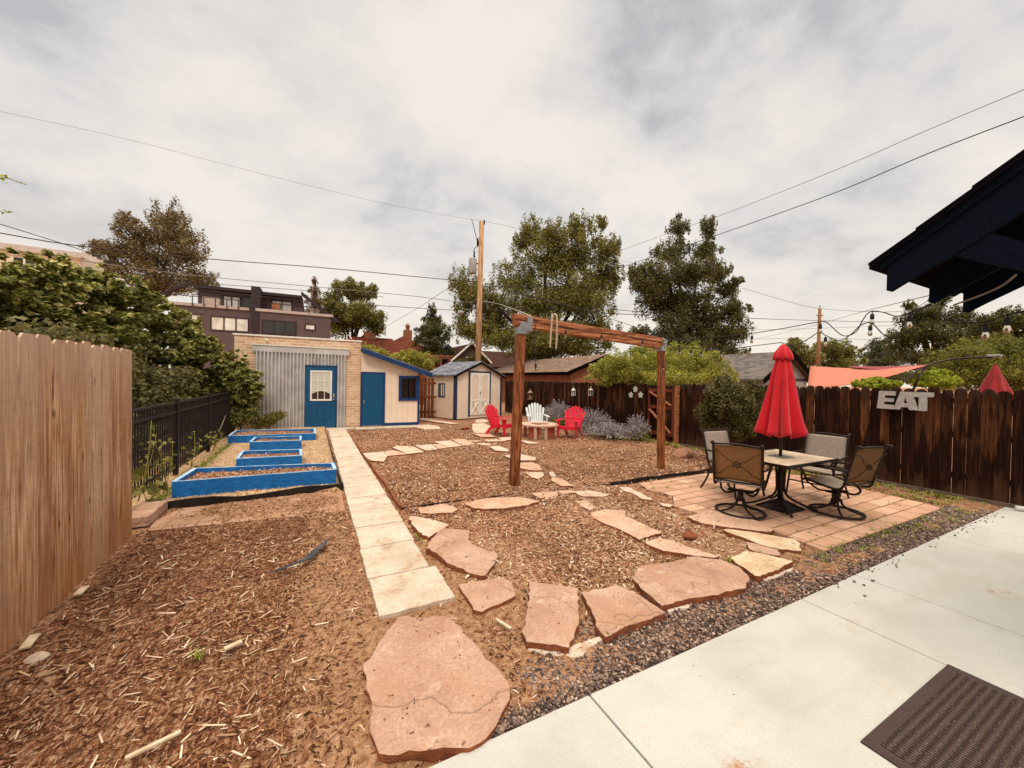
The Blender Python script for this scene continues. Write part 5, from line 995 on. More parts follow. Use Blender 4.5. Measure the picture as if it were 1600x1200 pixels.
# ---- lavender-coloured sage clumps
def sage(label, cx, cy, R, h, n, seed, lean=(0, 0)):
    r = np.random.default_rng(seed); t = thing('lavender_shrub', label, 'shrub', (cx, cy, 0), 0, 'sprawling sage shrubs by the fence'); V = []; Fc = []; FV = []
    for i in range(n):
        a_ = r.random()*6.28; rad = R*(.25+.9*r.random()); tip = np.array([math.cos(a_)*rad+lean[0], math.sin(a_)*rad+lean[1], h*(1.05-.65*(rad/(1.15*R))**1.5)*r.uniform(.65, 1.1)]); bs = np.array([math.cos(a_)*R*.15*r.random(), math.sin(a_)*R*.15*r.random(), 0]); md = (bs+tip)/2+np.array([0, 0, h*.22])
        sd = np.cross(tip-bs, [0, 0, 1.]); sd /= np.linalg.norm(sd)+1e-6; k = 6; q = [(1-s)**2*bs+2*s*(1-s)*md+s*s*tip for s in np.linspace(0, 1, k)]; o = len(V)
        for j, p in enumerate(q): wd = .005*(1-j/k*.6); V += [p-sd*wd, p+sd*wd]
        Fc += [(o+2*j, o+2*j+1, o+2*j+3, o+2*j+2) for j in range(k-1)]
        for s in np.linspace(.45, 1, 14): p = (1-s)**2*bs+2*s*(1-s)*md+s*s*tip; FV.append(p+r.normal(0, .012, 3))
    V = np.array(V)+np.array([cx, cy, 0]); npmesh('stems', V, np.array(Fc), M['sage_stem'], t, (cx, cy, 0)); FV = np.array(FV)+np.array([cx, cy, 0]); m_ = len(FV); nn = r.normal(0, 1, (m_, 3)); nn /= np.linalg.norm(nn, axis=1)[:, None]; V2, F2 = leaves_np(FV, nn, np.full(m_, .045), np.full(m_, .022), r); npmesh('flowers', V2, F2, M['sage_flower'], t, (cx, cy, 0))
    lf = r.normal(0, 1, (500, 3))*[R*.35, R*.35, h*.16]+[cx, cy, h*.22]; nn = r.normal(0, 1, (500, 3)); nn /= np.linalg.norm(nn, axis=1)[:, None]; V3, F3 = leaves_np(np.abs(lf*[0, 0, 1])+lf*[1, 1, 0], nn, np.full(500, .07), np.full(500, .03), r); npmesh('leaves', V3, F3, M['weed'], t, (cx, cy, 0)); return t
sage('lavender grey sage shrub behind the pale chair', 8.45, 12.4, .7, 1.0, 300, 1)
sage('lavender grey sage shrub just right of the right red chair', 8.4, 10.3, .85, .85, 360, 2)
sage('low sprawling lavender sage shrub in the middle of the fence', 8.2, 9.1, .9, .5, 380, 3, (-.1, -.1))
sage('upright lavender sage shrub beside the gate', 8.65, 8.5, .45, .8, 150, 4)

# ================================================================== POLES AND WIRES
pb = G(746, 641); pb = PD(746, 600, 22.4); pb.z = 0; ptop = PD(752.5, 346, 22.4)
t = thing('utility_pole', 'tall bare wooden utility pole with a grey transformer', 'utility pole', tuple(pb)); MB().tube([pb, ptop], [.19, .135], 16).build('pole', M['pole'], t, True)
MB().lathe([(.02, .5), (.2, .46), (.23, .40), (.23, -.36), (.2, -.42), (.02, -.43)], PD(738.5, 416, 22.2), 18).build('transformer', M['transformer'], t, True)
b = MB(); q = PD(741, 398, 22.2); b.lathe([(.03, -.2), (.06, -.1), (.03, 0), (.05, .1), (.02, .2)], q, 10); q = PD(746.5, 380, 22.3); b.lathe([(.03, -.2), (.07, 0), (.03, .3)], q, 8); q = PD(756.5, 346, 22.4); b.lathe([(.03, -.2), (.06, 0), (.02, .1)], q, 8); b.beam(PD(738, 412, 22.2), PD(750, 412, 22.4), .06, .06); b.build('insulators', M['soffit'], t, True)
MB().tube([PD(737, 342, 22.5), PD(742, 362, 22.3), PD(746, 378, 22.3)], .02, 5, 4).build('jumper_wire', M['wire'], t); MB().tube([PD(746, 383, 22.3), PD(741, 390, 22.2), PD(740, 400, 22.2)], .02, 5, 4).build('jumper_wire', M['wire'], t)
MB().lathe([(.02, .1), (.16, .08), (.2, -.03), (.14, -.1), (.02, -.12)], PD(720, 488, 22), 12).build('splice_box', M['transformer'], t, True)
pb2 = PD(1277, 600, 40); pb2.z = 0
t = thing('utility_pole', 'distant thin utility pole beyond the coral shade sail', 'utility pole', tuple(pb2)); MB().tube([pb2, PD(1281, 482, 40)], [.2, .14], 12).build('pole', M['oldpole'], t, True); MB().beam(PD(1276, 493, 40), PD(1286, 493, 40), .1, .1).build('crossarm', M['oldpole'], t); MB().lathe([(.05, .1), (.05, .3)], PD(1281, 482, 40), 8).build('insulator', M['soffit'], t)
def wire(label, pts, r=.015, mat='wire'):
    P = [PD(*q) for q in pts]; tag(MB().tube(P, r, 5, 8).build('overhead_wire', M[mat], None, True, origin=tuple(P[0])), label, 'wire', 'overhead wires')
wire('highest thin wire sweeping from the left edge down to the pole top', [(-40, 166, 16), (0, 174, 16.5), (200, 218, 18), (450, 282, 20), (620, 322, 21.5), (756, 346, 22.4)], .007, 'wiregrey')
wire('thin wire from the pole top sinking into the big maple', [(756, 346, 22.4), (800, 355, 23), (870, 378, 25), (950, 402, 28), (1050, 425, 34)], .009, 'wiregrey')
wire('upper of two wires rising to the top right corner', [(1640, 122, 9), (1600, 140, 9.5), (1450, 203, 11.5), (1300, 268, 14), (1130, 335, 18), (1080, 352, 20), (965, 393, 24)], .009)
wire('thicker lower wire rising toward the top right from the pole', [(1640, 165, 8), (1600, 182, 8.4), (1450, 240, 10), (1300, 303, 12), (1130, 364, 15.5), (1000, 408, 19), (930, 430, 20.5), (850, 446, 21.8), (757, 448, 22.4)], .014)
wire('black wire from the left edge across to the pole above the townhouse', [(-40, 355, 13), (0, 364, 13.5), (130, 385, 15), (330, 405, 17.5), (500, 418, 19.5), (700, 437, 22), (750, 440, 22.4)], .02)
wire('steeper black wire from the left edge crossing behind the redbud', [(-30, 341, 13), (0, 350, 13.3), (120, 388, 15), (200, 418, 17), (300, 440, 19), (450, 452, 22), (600, 464, 25)], .014)
wire('pale wire running across the brown tree toward the pole', [(-30, 385, 14), (60, 398, 15), (250, 424, 18), (330, 433, 19), (480, 447, 20.5), (640, 462, 22), (725, 472, 22.3), (748, 466, 22.4)], .016, 'wiregrey')
wire('lowest black wire passing over the townhouse balconies', [(260, 444, 18), (340, 456, 19), (480, 470, 20.5), (600, 478, 21.5), (700, 484, 22.2), (748, 484, 22.4)], .016)
wire('diagonal guy wire rising left of the pole', [(598, 513, 30), (650, 483, 27), (705, 447, 23), (748, 420, 22.4)], .014, 'wiregrey')
wire('twisted pale cable from the pole down to the timber beam end', [(750, 470, 22.4), (775, 474, 18), (800, 482, 12), (830, 494, 6.6)], .011, 'rope')
wire('black wire from the pole crossing the maple toward the right', [(757, 442, 22.4), (800, 455, 21), (860, 472, 20), (940, 488, 20), (1010, 492, 21), (1280, 501, 40)], .018)
wire('lower faint wire from the pole through the maple crown', [(757, 448, 22.4), (830, 463, 20), (900, 480, 19), (960, 500, 18), (1030, 522, 17), (1090, 535, 17)], .012)
wire('high pair wire reaching the distant pole, upper one', [(1160, 450, 38), (1220, 468, 39), (1281, 482, 40), (1400, 487, 30), (1470, 460, 20)], .02, 'wiregrey')
wire('wire between the distant pole and the eave, middle one', [(960, 484, 30), (1100, 494, 34), (1281, 501, 40), (1400, 503, 34), (1500, 500, 28)], .022)
wire('faint low wire behind the string lights, upper one', [(1100, 516, 38), (1200, 515, 39), (1281, 513, 40), (1400, 508, 34), (1500, 502, 28)], .016, 'wiregrey')
wire('faint low wire behind the string lights, lower one', [(1170, 530, 38), (1281, 528, 40), (1380, 532, 34), (1470, 536, 28)], .016, 'wiregrey')
wire('slanting service wire from the eave toward the distant pole', [(1455, 461, 8), (1400, 474, 12), (1330, 492, 20), (1260, 512, 30), (1180, 530, 38)], .01)

# ================================================================== NEIGHBOURS
def wbox(b, Yp, px0, px1, py0, py1, d0, d1):
    """box whose front face is traced on the plane y = Yp"""
    a = PY(px0, py0, Yp); c = PY(px1, py1, Yp); b.bb(a.x, c.x, Yp-d0, Yp+d1, c.z, a.z); return b
YT = 38.
t = thing('townhouse', 'plum grey modern townhouse with roof terrace and gable trim', 'house', (-8, YT, 0))
def TP(l, Y=YT): return [PY(x, y, Y) for x, y in l]
xa = PY(268, 470, YT).x; xb = PY(516, 525, YT).x; xm = PY(396, 490, YT).x; zt_ = PY(396, 486, YT).z
b = MB(); b.bb(xa, xm, YT, YT+10, 0, zt_); b.build('wall', M['lap'], t)
MB().bb(xm, xb, YT-.5, YT+10, 0, zt_-.05).build('wall', M['lap'], t)
M['trimdark'] = plain('plum_black_trim', '2a1e22', '3a2c30', 4, .6); M['parapet'] = plain('pale_parapet_cap', 'a89690', 'c0b0a6', 4, .7)
MB().bb(xa-.3, xm-.2, YT-.12, YT+.1, zt_, zt_+.22).build('parapet_cap', M['parapet'], t); MB().bb(xm+.2, xb+.2, YT-.62, YT-.4, zt_-.05, zt_+.17).build('parapet_cap', M['parapet'], t)
b = MB(); b.bb(xa+1.2, xm, YT+1.8, YT+9, zt_, zt_+1.7); b.bb(xm+.02, xb-2.2, YT+1.8, YT+9, zt_, zt_+1.65); b.build('upper_storey', M['lap'], t)
b = MB(); b.prism([(xa+1.0, YT+1.3, zt_+1.7), (xm-.15, YT+1.3, zt_+1.7), (xm-.15, YT+1.3, zt_+1.95), (xa+1.1, YT+1.3, zt_+1.95)], (0, 8, 0)); b.prism([(xm+.25, YT+1.2, zt_+1.65), (xb-2.2, YT+1.2, zt_+1.65), (xb-2.3, YT+1.2, zt_+1.9), (xm+.25, YT+1.2, zt_+1.9)], (0, 8, 0)); b.build('flat_roof', M['trimdark'], t)
b = MB(); b.bb(xm-.12, xm+.5, YT-.52, YT+6, 0, zt_+1.95); b.build('party_wall', M['trimdark'], t)
b = MB()
for x0, x1, ys_ in ((xa+1.1, xa-1.9, YT-.1), (xb-2.3, xb+.35, YT-.55)): MB().prism([(x0, ys_, zt_+1.95), (x0, ys_, zt_+1.65), (x1, ys_, zt_-.45 if x1 > x0 else zt_-.1), (x1+.5*(1 if x1 > x0 else -1), ys_, zt_-.45)], (0, .35, 0)).build('rake_brace', M['trimdark'], t)
def win(par, Yp, px0, px1, py0, py1, cols, glass, fr='trimdark', d=.06, rows=1):
    a = PY(px0, py0, Yp); c = PY(px1, py1, Yp); f = MB(); w_ = .09; f.bb(a.x-w_, a.x, Yp-d, Yp+.02, c.z-w_, a.z+w_); f.bb(c.x, c.x+w_, Yp-d, Yp+.02, c.z-w_, a.z+w_); f.bb(a.x, c.x, Yp-d+.003, Yp+.02, a.z, a.z+w_); f.bb(a.x, c.x, Yp-d+.003, Yp+.02, c.z-w_, c.z)
    for k in range(1, cols): x = a.x+(c.x-a.x)*k/cols; f.bb(x-w_/2, x+w_/2, Yp-d+.004, Yp+.02, c.z, a.z)
    for k in range(1, rows): z = c.z+(a.z-c.z)*k/rows; f.bb(a.x, c.x, Yp-d+.008, Yp+.02, z-.02, z+.02)
    f = f.build('window', M[fr], par); MB().bb(a.x, c.x, Yp-.02, Yp-.01, c.z, a.z).build('pane', M[glass], f)
win(t, YT, 331, 387, 495, 518, 3, 'glasspale'); win(t, YT-.5, 411, 461, 501, 523, 3, 'glass'); win(t, YT-.5, 478, 491, 507.5, 515, 1, 'glasspale'); win(t, YT, 300, 313, 492, 500, 1, 'glasspale')
YU = YT+1.8; win(t, YU, 350, 374, 463, 480, 2, 'glasspale'); win(t, YU, 380, 395, 465, 480, 1, 'glass'); win(t, YU, 426, 455, 470, 486, 2, 'glasspale')
b = MB(); 
for px in (300, 318, 336, 354, 372, 390, 402, 420, 438, 456, 474, 492): q = PY(px, 480, YT-.3); b.bb(q.x-.03, q.x+.03, YT-.25, YT-.2, zt_, zt_+.75)
b.bb(xa, xb, YT-.25, YT-.2, zt_+.7, zt_+.75); b.build('terrace_rail', M['trimdark'], t); MB().bb(PY(315, 470, YT).x, PY(342, 470, YT).x, YT+.2, YT+.7, zt_, zt_+.85).build('terrace_planter', M['parapet'], t); MB().bb(PY(484, 480, YT).x, PY(499, 480, YT).x, YT, YT+.5, zt_, zt_+.7).build('terrace_planter', M['parapet'], t)
MB().bb(PY(424, 470, YT).x, PY(436, 470, YT).x, YT+.3, YT+.8, zt_+.3, zt_+.9).build('terrace_chair', M['beam'], t)
# cream apartment block at far left
Yc = 34.; t = thing('cream_building', 'cream stucco building at the left edge behind the redbud', 'building', (-30, Yc, 0)); a = PY(-60, 378, Yc); c = PY(126, 400, Yc)
MB().bb(a.x, c.x, Yc, Yc+3, 0, c.z).build('wall', M['cream'], t); M['fasciap'] = plain('pinkish_fascia', (.48, .40, .36), (.62, .53, .48), 3, .6); MB().prism([PY(-60, 371, Yc-.3), PY(128, 395, Yc-.3), PY(128, 403, Yc-.3), PY(-60, 381, Yc-.3)], (0, .5, 0)).build('parapet', M['fasciap'], t); MB().beam(PY(128, 397, Yc-.2), PY(160, 412, Yc-.2), .25, .3).build('sloping_trim', M['fasciap'], t)
win(t, Yc, 22, 55, 402, 425, 2, 'glass', 'white'); MB().box(PY(24, 393, Yc-.15), (.3, .3, .5)).build('wall_lamp', M['fasciap'], t)
# house with red-brown hip roof and chimney
Yr = 46.; t = thing('red_roof_house', 'house with red-brown hip roof and brick chimney', 'house', (4, Yr, 0)); A = PY(586, 557, Yr); B_ = PY(690, 560, Yr); ap = PY(633, 525, Yr+4)
e0 = PY(560, 556, Yr); e1 = PY(694, 557, Yr); ze = e1.z; apx = Vector((ap.x, Yr+5, PY(633, 525, Yr+5).z)); b = MB()
b.add([(A.x-.6, Yr, ze), (e1.x, Yr, ze), (e1.x, Yr+11, ze), (A.x-.6, Yr+11, ze), (apx.x, Yr+5, apx.z), (apx.x, Yr+6.5, apx.z)], [(0, 1, 4), (1, 2, 5, 4), (2, 3, 5), (3, 0, 4, 5), (0, 3, 2, 1)]); 
l0 = PY(556, 556, Yr+3); l1 = PY(620, 556, Yr+3); lr = PY(560, 526, Yr+6); b.add([(l0.x-1, Yr+1.5, ze), (l1.x, Yr+1.5, ze), (l1.x, Yr+10, ze), (l0.x-1, Yr+10, ze), (l0.x-1, Yr+6, lr.z), (l1.x, Yr+6, lr.z)], [(0, 1, 5, 4), (2, 3, 4, 5), (0, 4, 3), (1, 2, 5)]); b.build('roof', M['roof_red'], t)
MB().bb(A.x, e1.x-.5, Yr+.5, Yr+10, 0, ze).build('wall', M['redbrick'], t); q = PY(637, 520, Yr+6); b = MB(); b.bb(q.x-.5, q.x+.5, Yr+5.6, Yr+6.4, q.z-2, PY(637, 516, Yr+6).z); b.build('chimney', M['redbrick'], t); b = MB(); b.lathe([(.25, 0), (.25, .5), (.4, .5), (.1, .9)], (q.x, Yr+6, PY(637, 516, Yr+6).z), 10); b.build('chimney_pot', M['redbrick'], t)
q = PY(579, 524, Yr+6); MB().bb(q.x-.8, q.x+.6, Yr+5.6, Yr+6.4, q.z-1, q.z+.4).build('chimney', M['redbrick'], t)
# rusty pergola and low red roof in front of it
Yq = 30.; t = thing('rust_pergola', 'rust red slatted pergola in the neighbouring yard', 'pergola', (8, Yq, 0)); z0 = PY(700, 558, Yq).z; x0 = PY(672, 560, Yq).x; x1 = PY(706, 560, Yq).x; b = MB(); b.bb(x0, x1, Yq, Yq+.1, z0-.15, z0)
for k in range(9): x = x0+.1+(x1-x0-.2)*k/8; b.bb(x-.04, x+.04, Yq-.4, Yq+3, z0+.01, z0+.12)
b.build('roof_slats', M['redbrick'], t)
for k in range(3): x = x0+.15+(x1-x0-.3)*k/2; MB().bb(x-.07, x+.07, Yq-.02, Yq+.12, 0, z0-.15).build('post', M['redbrick'], t)
MB().bb(x0-1.5, x1, Yq+2.8, Yq+2.9, 0, z0-.5).build('back_panel', M['roof_red'], t)
Yl = 26.; t = thing('low_red_roof', 'low red-brown shed roof behind the rust fence panel', 'roof', (6, Yl, 0)); a = PY(636, 578, Yl); c = PY(706, 583, Yl); b = MB(); b.prism([(a.x, Yl, a.z-.5), (c.x, Yl, a.z-.5), (c.x, Yl+2.5, PY(650, 573, Yl+2.5).z), (a.x, Yl+2.5, PY(650, 573, Yl+2.5).z)], (0, 0, -.1)); b.build('roof', M['roof_red'], t); MB().bb(a.x+.1, c.x-.1, Yl+.2, Yl+2.4, 0, a.z-.6).build('wall', M['redbrick'], t)
tree('vine_bush', 'round yellow green vine bush on the neighbouring pergola', [(622, 562, 16, 10), (645, 560, 20, 12), (665, 572, 18, 16), (630, 575, 18, 12)], 27, 645, 5000, .16, 'leaf_vine', 61, trunk_r=.06, cat_='bush')
# dark brown gable house behind the pole
Yg = 42.; t = thing('brown_gable_house', 'dark brown gabled house with white bargeboards behind the pole', 'house', (12, Yg, 0)); ap = PY(735, 537, Yg); el = PY(707, 562, Yg); er = PY(757, 562, Yg); xe = ap.x+(ap.x-el.x)
b = MB(); b.add([(el.x-.3, Yg-.4, el.z-.25), (ap.x, Yg-.4, ap.z), (xe+.3, Yg-.4, el.z-.25), (el.x-.3, Yg+12, el.z-.25), (ap.x, Yg+12, ap.z), (xe+.3, Yg+12, el.z-.25)], [(0, 1, 4, 3), (1, 2, 5, 4)]); o = b.build('roof', M['roof_brown'], t); sd = o.modifiers.new('thickness', 'SOLIDIFY'); sd.thickness = .15
b = MB()
for s_ in (el.x-.4, xe+.4): b.prism([(s_, Yg-.6, el.z-.35), (ap.x, Yg-.6, ap.z-.02), (ap.x, Yg-.6, ap.z+.18), (s_, Yg-.6, el.z-.13)], (0, .15, 0))
b.build('bargeboards', M['white'], t); b = MB(); b.prism([(el.x, Yg, 0), (xe, Yg, 0), (xe, Yg, el.z-.2), (ap.x, Yg, ap.z-.2), (el.x, Yg, el.z-.2)], (0, 11.5, 0)); b.build('wall', M['lap'], t)
b = MB(); b.beam((ap.x-.5, Yg-.1, ap.z-1.6), (ap.x+.5, Yg-.1, ap.z-1.6), .06, .1); b.beam((ap.x-.5, Yg-.1, ap.z-1.6), (ap.x-.25, Yg-.1, ap.z-2.4), .06, .1); b.beam((ap.x+.5, Yg-.1, ap.z-1.6), (ap.x+.25, Yg-.1, ap.z-2.4), .06, .1); b.beam((ap.x, Yg-.1, ap.z-.5), (ap.x, Yg-.1, ap.z-2.4), .06, .1); b.build('gable_trellis', M['white'], t)
# the long roof sweeping right of it
a = PY(760, 545, Yg+2); c = PY(880, 560, Yg+2); b = MB(); b.add([(xe, Yg+1, el.z-.6), (xe+11, Yg+1, el.z-.6), (xe+11, Yg+8, ap.z-.1), (xe-3, Yg+8, ap.z-.1)], [(0, 1, 2, 3)]); o = b.build('side_roof', M['roof_brown'], t); sd = o.modifiers.new('thickness', 'SOLIDIFY'); sd.thickness = .15
MB().bb(xe, xe+11, Yg+1.5, Yg+8, 0, el.z-.7).build('side_wall', M['lap'], t)
# brick garage beyond the fence
t = thing('brick_garage', 'low brown brick garage with tan shingle roof beyond the fence', 'garage', (15, 19, 0)); y0, y1 = 19., 31.; er = PY(883, 583, y0); rg = PY(944, 556, y0); x0 = er.x; xr = rg.x; x2 = 2*xr-x0
b = MB()
for xa_, xb_ in ((x0, xr), (x2, xr)): b.prism([(xa_, y0-.3, er.z), (xb_, y0-.3, rg.z), (xb_, y0-.3, rg.z+.09), (xa_, y0-.3, er.z+.09)], (0, y1-y0+.3, 0))
b.build('roof', M['roof_tan'], t); b = MB()
for xa_, xb_ in ((x0-.03, xr), (x2+.03, xr)): b.prism([(xa_, y0-.36, er.z-.14), (xb_, y0-.36, rg.z-.14), (xb_, y0-.36, rg.z+.1), (xa_, y0-.36, er.z+.1)], (0, .05, 0))
b.bb(x0-.06, x0+.02, y0-.3, y1, er.z-.12, er.z+.08); b.build('fascia', M['soffit'], t); b = MB(); b.prism([(x0+.4, y0, 0), (x2-.4, y0, 0), (x2-.4, y0, er.z+.05), (xr, y0, rg.z-.08), (x0+.4, y0, er.z+.05)], (0, y1-y0-.3, 0)); b.build('brick_walls', M['redbrick'], t)
MB().lathe([(.05, 0), (.05, .35)], (xr-.6, 24, rg.z-.2), 8).build('roof_vent', M['steel'], t); MB().lathe([(.12, 0), (.12, .5)], (xr-1.4, 27, rg.z-.5), 8).build('roof_vent', M['steel'], t)
# dark-roofed garage behind the umbrella
t = thing('grey_roof_garage', 'grey shingle garage with pale gable behind the umbrella', 'garage', (20, 10.5, 0)); y0, y1 = 10.5, 17.5; ap = PY(1229, 552, y0); er = PY(1267, 597, y0); x2 = er.x; xr = ap.x; x0 = 2*xr-x2
b = MB()
for xa_, xb_ in ((x0, xr), (x2, xr)): b.prism([(xa_, y0-.25, er.z), (xb_, y0-.25, ap.z), (xb_, y0-.25, ap.z+.09), (xa_, y0-.25, er.z+.09)], (0, y1-y0+.3, 0))
b.build('roof', M['roof_grey'], t); b = MB()
for xa_, xb_ in ((x0-.03, xr), (x2+.03, xr)): b.prism([(xa_, y0-.31, er.z-.14), (xb_, y0-.31, ap.z-.14), (xb_, y0-.31, ap.z+.1), (xa_, y0-.31, er.z+.1)], (0, .05, 0))
b.build('rake_boards', M['soffit'], t); b = MB(); b.prism([(x0+.4, y0, 0), (x2-.4, y0, 0), (x2-.4, y0, er.z+.1), (xr, y0, ap.z-.08), (x0+.4, y0, er.z+.1)], (0, y1-y0-.3, 0)); b.build('wall', plain('grey_gable_siding', '8f8a86', 'a8a29c', 3, .8), t); MB().bb(x0+.3, x2-.3, y0-.04, y0-.005, er.z+.05, er.z+.15).build('gable_trim', M['trimdark'], t)
# coral shade sails and cantilever umbrella next door
def sail(label, pts, mat, sag=.12):
    c = [PD(*p) for p in pts]; n = 12; vs = []; fs = []
    if len(c) == 3: c = [c[0], c[1], c[2], c[2]+Vector((.02, 0, 0))]
    for i in range(n+1):
        for j in range(n+1):
            u, v = i/n, j/n; k = .12*math.sin(math.pi*u)*math.sin(math.pi*v); vv = v; q = (c[0]*(1-u)+c[1]*u)*(1-vv)+(c[3]*(1-u)+c[2]*u)*vv; vs.append(q-Vector((0, 0, sag*math.sin(math.pi*u)*.8)))
    fs = [(i*(n+1)+j, (i+1)*(n+1)+j, (i+1)*(n+1)+j+1, i*(n+1)+j+1) for i in range(n) for j in range(n)]; o = MB().add(vs, fs).build('shade_sail', mat, None, True, origin=tuple(c[0])); sd = o.modifiers.new('thickness', 'SOLIDIFY'); sd.thickness = .01; tag(o, label, 'shade sail')
sail('broad coral pink shade sail stretched beyond the near fence', [(1266, 572, 15), (1447, 571, 12), (1390, 588, 10.5), (1262, 605, 12)], M['sail'])
sail('narrow darker red shade sail edge above the coral one', [(1325, 572, 14), (1450, 570, 12), (1440, 579, 11.5), (1335, 574.5, 13.5)], M['redcloth2'], .05)
t = thing('cantilever_umbrella', 'closed dull red cantilever umbrella with curved arm beyond the fence', 'umbrella', tuple(PD(1400, 700, 11)))
b = MB(); b.tube([PD(1390, 625, 11), PD(1415, 594, 11), PD(1447, 572, 11), PD(1490, 561, 10.8), (PD(1550, 558, 10.6))], .026, 8, 6); b.tube([PD(1420, 625, 11), PD(1435, 590, 11), PD(1446, 574, 11)], .03, 8); b.build('arm', M['bronze'], t, True); MB().box(PD(1554, 556, 10.6), (.25, .25, .07)).build('hub_cap', M['steel'], t, bevel=.02)
q = PD(1555, 570, 10.6); b = MB(); n = 48; vs = []
for i in range(13):
    f = i/12
    for j in range(n): a_ = 2*math.pi*j/n; r = (.03+.36*f**.9)*(1+.2*f*math.cos(8*a_)); vs.append((q.x+r*math.cos(a_), q.y+r*math.sin(a_), q.z-f*1.1))
b.add(vs, [(i*n+j, i*n+(j+1) % n, (i+1)*n+(j+1) % n, (i+1)*n+j) for i in range(12) for j in range(n)]+[tuple(range(n-1, -1, -1))]); b.build('canopy', M['redcloth2'], t, True)

# ================================================================== VEGETATION
# broad-leaved tree over the iron fence
cl = []
for px, py, rp, dep in [(20, 452, 56, 7.5), (85, 446, 46, 8), (150, 452, 44, 9), (215, 478, 44, 10), (275, 515, 38, 11), (325, 555, 32, 11.2), (378, 594, 24, 11.0), (356, 570, 24, 11.2), (392, 608, 19, 10.9), (60, 515, 66, 7.8), (150, 525, 66, 9), (235, 555, 54, 10.4), (305, 595, 36, 11.2), (100, 590, 60, 8), (195, 605, 46, 9.6), (-50, 460, 70, 6.6), (378, 628, 19, 11.0), (262, 615, 36, 11), (-60, 560, 80, 6.4), (335, 615, 26, 11.2)]:
    c = PD(px, py, dep*1.03); k = dep/FPX*rp; c.x = min(c.x, -2.35-k*.35) if px < 340 else c.x; cl.append((tuple(c), (k*1.05, k*1.15, k*.95)))
t = thing('redbud_tree', 'low broad-leaved green tree spilling over the iron fence', 'tree', (-3.9, 9.4, 0)); b = MB()
for k, (dx, dy) in enumerate(((-.2, -1.4), (.3, 1.6), (-.9, .4), (.5, -.3), (-1.2, -1.8), (.4, 2.8))):
    b.tube([(-3.9, 9.4, -.05), (-3.9+dx*.3, 9.4+dy*.4, .6), (-3.9+dx*.5, 9.4+dy, 1.2), (-4.2+dx*.6, 9.4+dy*1.4, 1.75)], [.09, .05, .02], 8, 5)
b.build('trunk', M['bark'], t, True)
crown('crown', cl, 75000, .115, M['leaf_redbud'], t, 71, up=1.0, sub=30, asp=.8, subr=.26, shell=.5, origin=(-3.9, 9.4, 0), flat=.62, spray=.6, fill=1.1)
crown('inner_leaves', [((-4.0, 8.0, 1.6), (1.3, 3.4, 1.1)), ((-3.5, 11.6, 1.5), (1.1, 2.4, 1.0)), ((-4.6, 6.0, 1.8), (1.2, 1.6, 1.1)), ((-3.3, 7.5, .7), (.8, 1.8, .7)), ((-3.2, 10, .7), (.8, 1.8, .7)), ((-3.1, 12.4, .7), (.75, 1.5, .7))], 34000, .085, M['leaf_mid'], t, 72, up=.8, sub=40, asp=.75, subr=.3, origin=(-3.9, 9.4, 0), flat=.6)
# trees behind
tree('background_tree', 'airy olive brown tree behind the townhouse at left', [(262, 345, 24, 28), (225, 372, 32, 26), (275, 375, 36, 32), (190, 402, 34, 22), (245, 410, 52, 30), (295, 400, 26, 24), (310, 440, 26, 20), (250, 440, 60, 22), (160, 392, 20, 12), (200, 345, 14, 12), (170, 420, 30, 20)], 44, 240, 15000, .32, 'leaf_brown', 81, trunk_r=.35, kw=dict(sub=14, subr=.32, shell=.7))
tree('conifer_tree', 'small bronze spruce beside the townhouse roof', [(492, 442, 4, 9), (492, 458, 8, 10), (492, 474, 12, 12), (493, 490, 14, 12)], 48, 493, 2500, .3, 'needle_brown', 82, trunk_r=.15, kw=dict(sub=16, subr=.3), asp=.35)
tree('background_tree', 'rounded green tree between the townhouse and red roof', [(545, 452, 22, 16), (565, 462, 20, 16), (520, 470, 14, 18), (545, 490, 38, 24), (570, 500, 28, 22), (530, 510, 30, 20), (582, 452, 8, 8), (588, 515, 14, 14)], 50, 548, 11000, .36, 'leaf_green', 83, trunk_r=.35)
tree('conifer_tree', 'pointed dark evergreen above the red roof house', [(675, 488, 7, 12), (675, 502, 14, 10), (678, 520, 24, 16), (680, 540, 30, 20), (690, 555, 26, 14)], 46, 679, 7000, .3, 'leaf_dark', 84, trunk_r=.2, kw=dict(sub=18, subr=.3))
tree('maple_tree', 'largest bushy maple tree right behind the utility pole', [(828, 362, 16, 22), (860, 372, 30, 24), (905, 362, 22, 26), (935, 352, 12, 16), (948, 392, 22, 22), (905, 400, 46, 34), (850, 410, 46, 38), (805, 440, 34, 28), (940, 430, 26, 28), (890, 455, 62, 40), (830, 480, 50, 38), (770, 490, 34, 30), (920, 485, 44, 34), (725, 450, 22, 30), (722, 490, 16, 26), (735, 520, 26, 20), (785, 530, 40, 22), (860, 525, 56, 28), (930, 520, 34, 26), (840, 548, 60, 22), (905, 545, 44, 22), (750, 470, 30, 30), (765, 520, 34, 26), (960, 440, 14, 30), (815, 380, 14, 16), (960, 385, 9, 9)], 34, 850, 48000, .25, 'leaf_green', 85, trunk_r=.5, limbs=10, kw=dict(sub=14, subr=.33, up=.4))
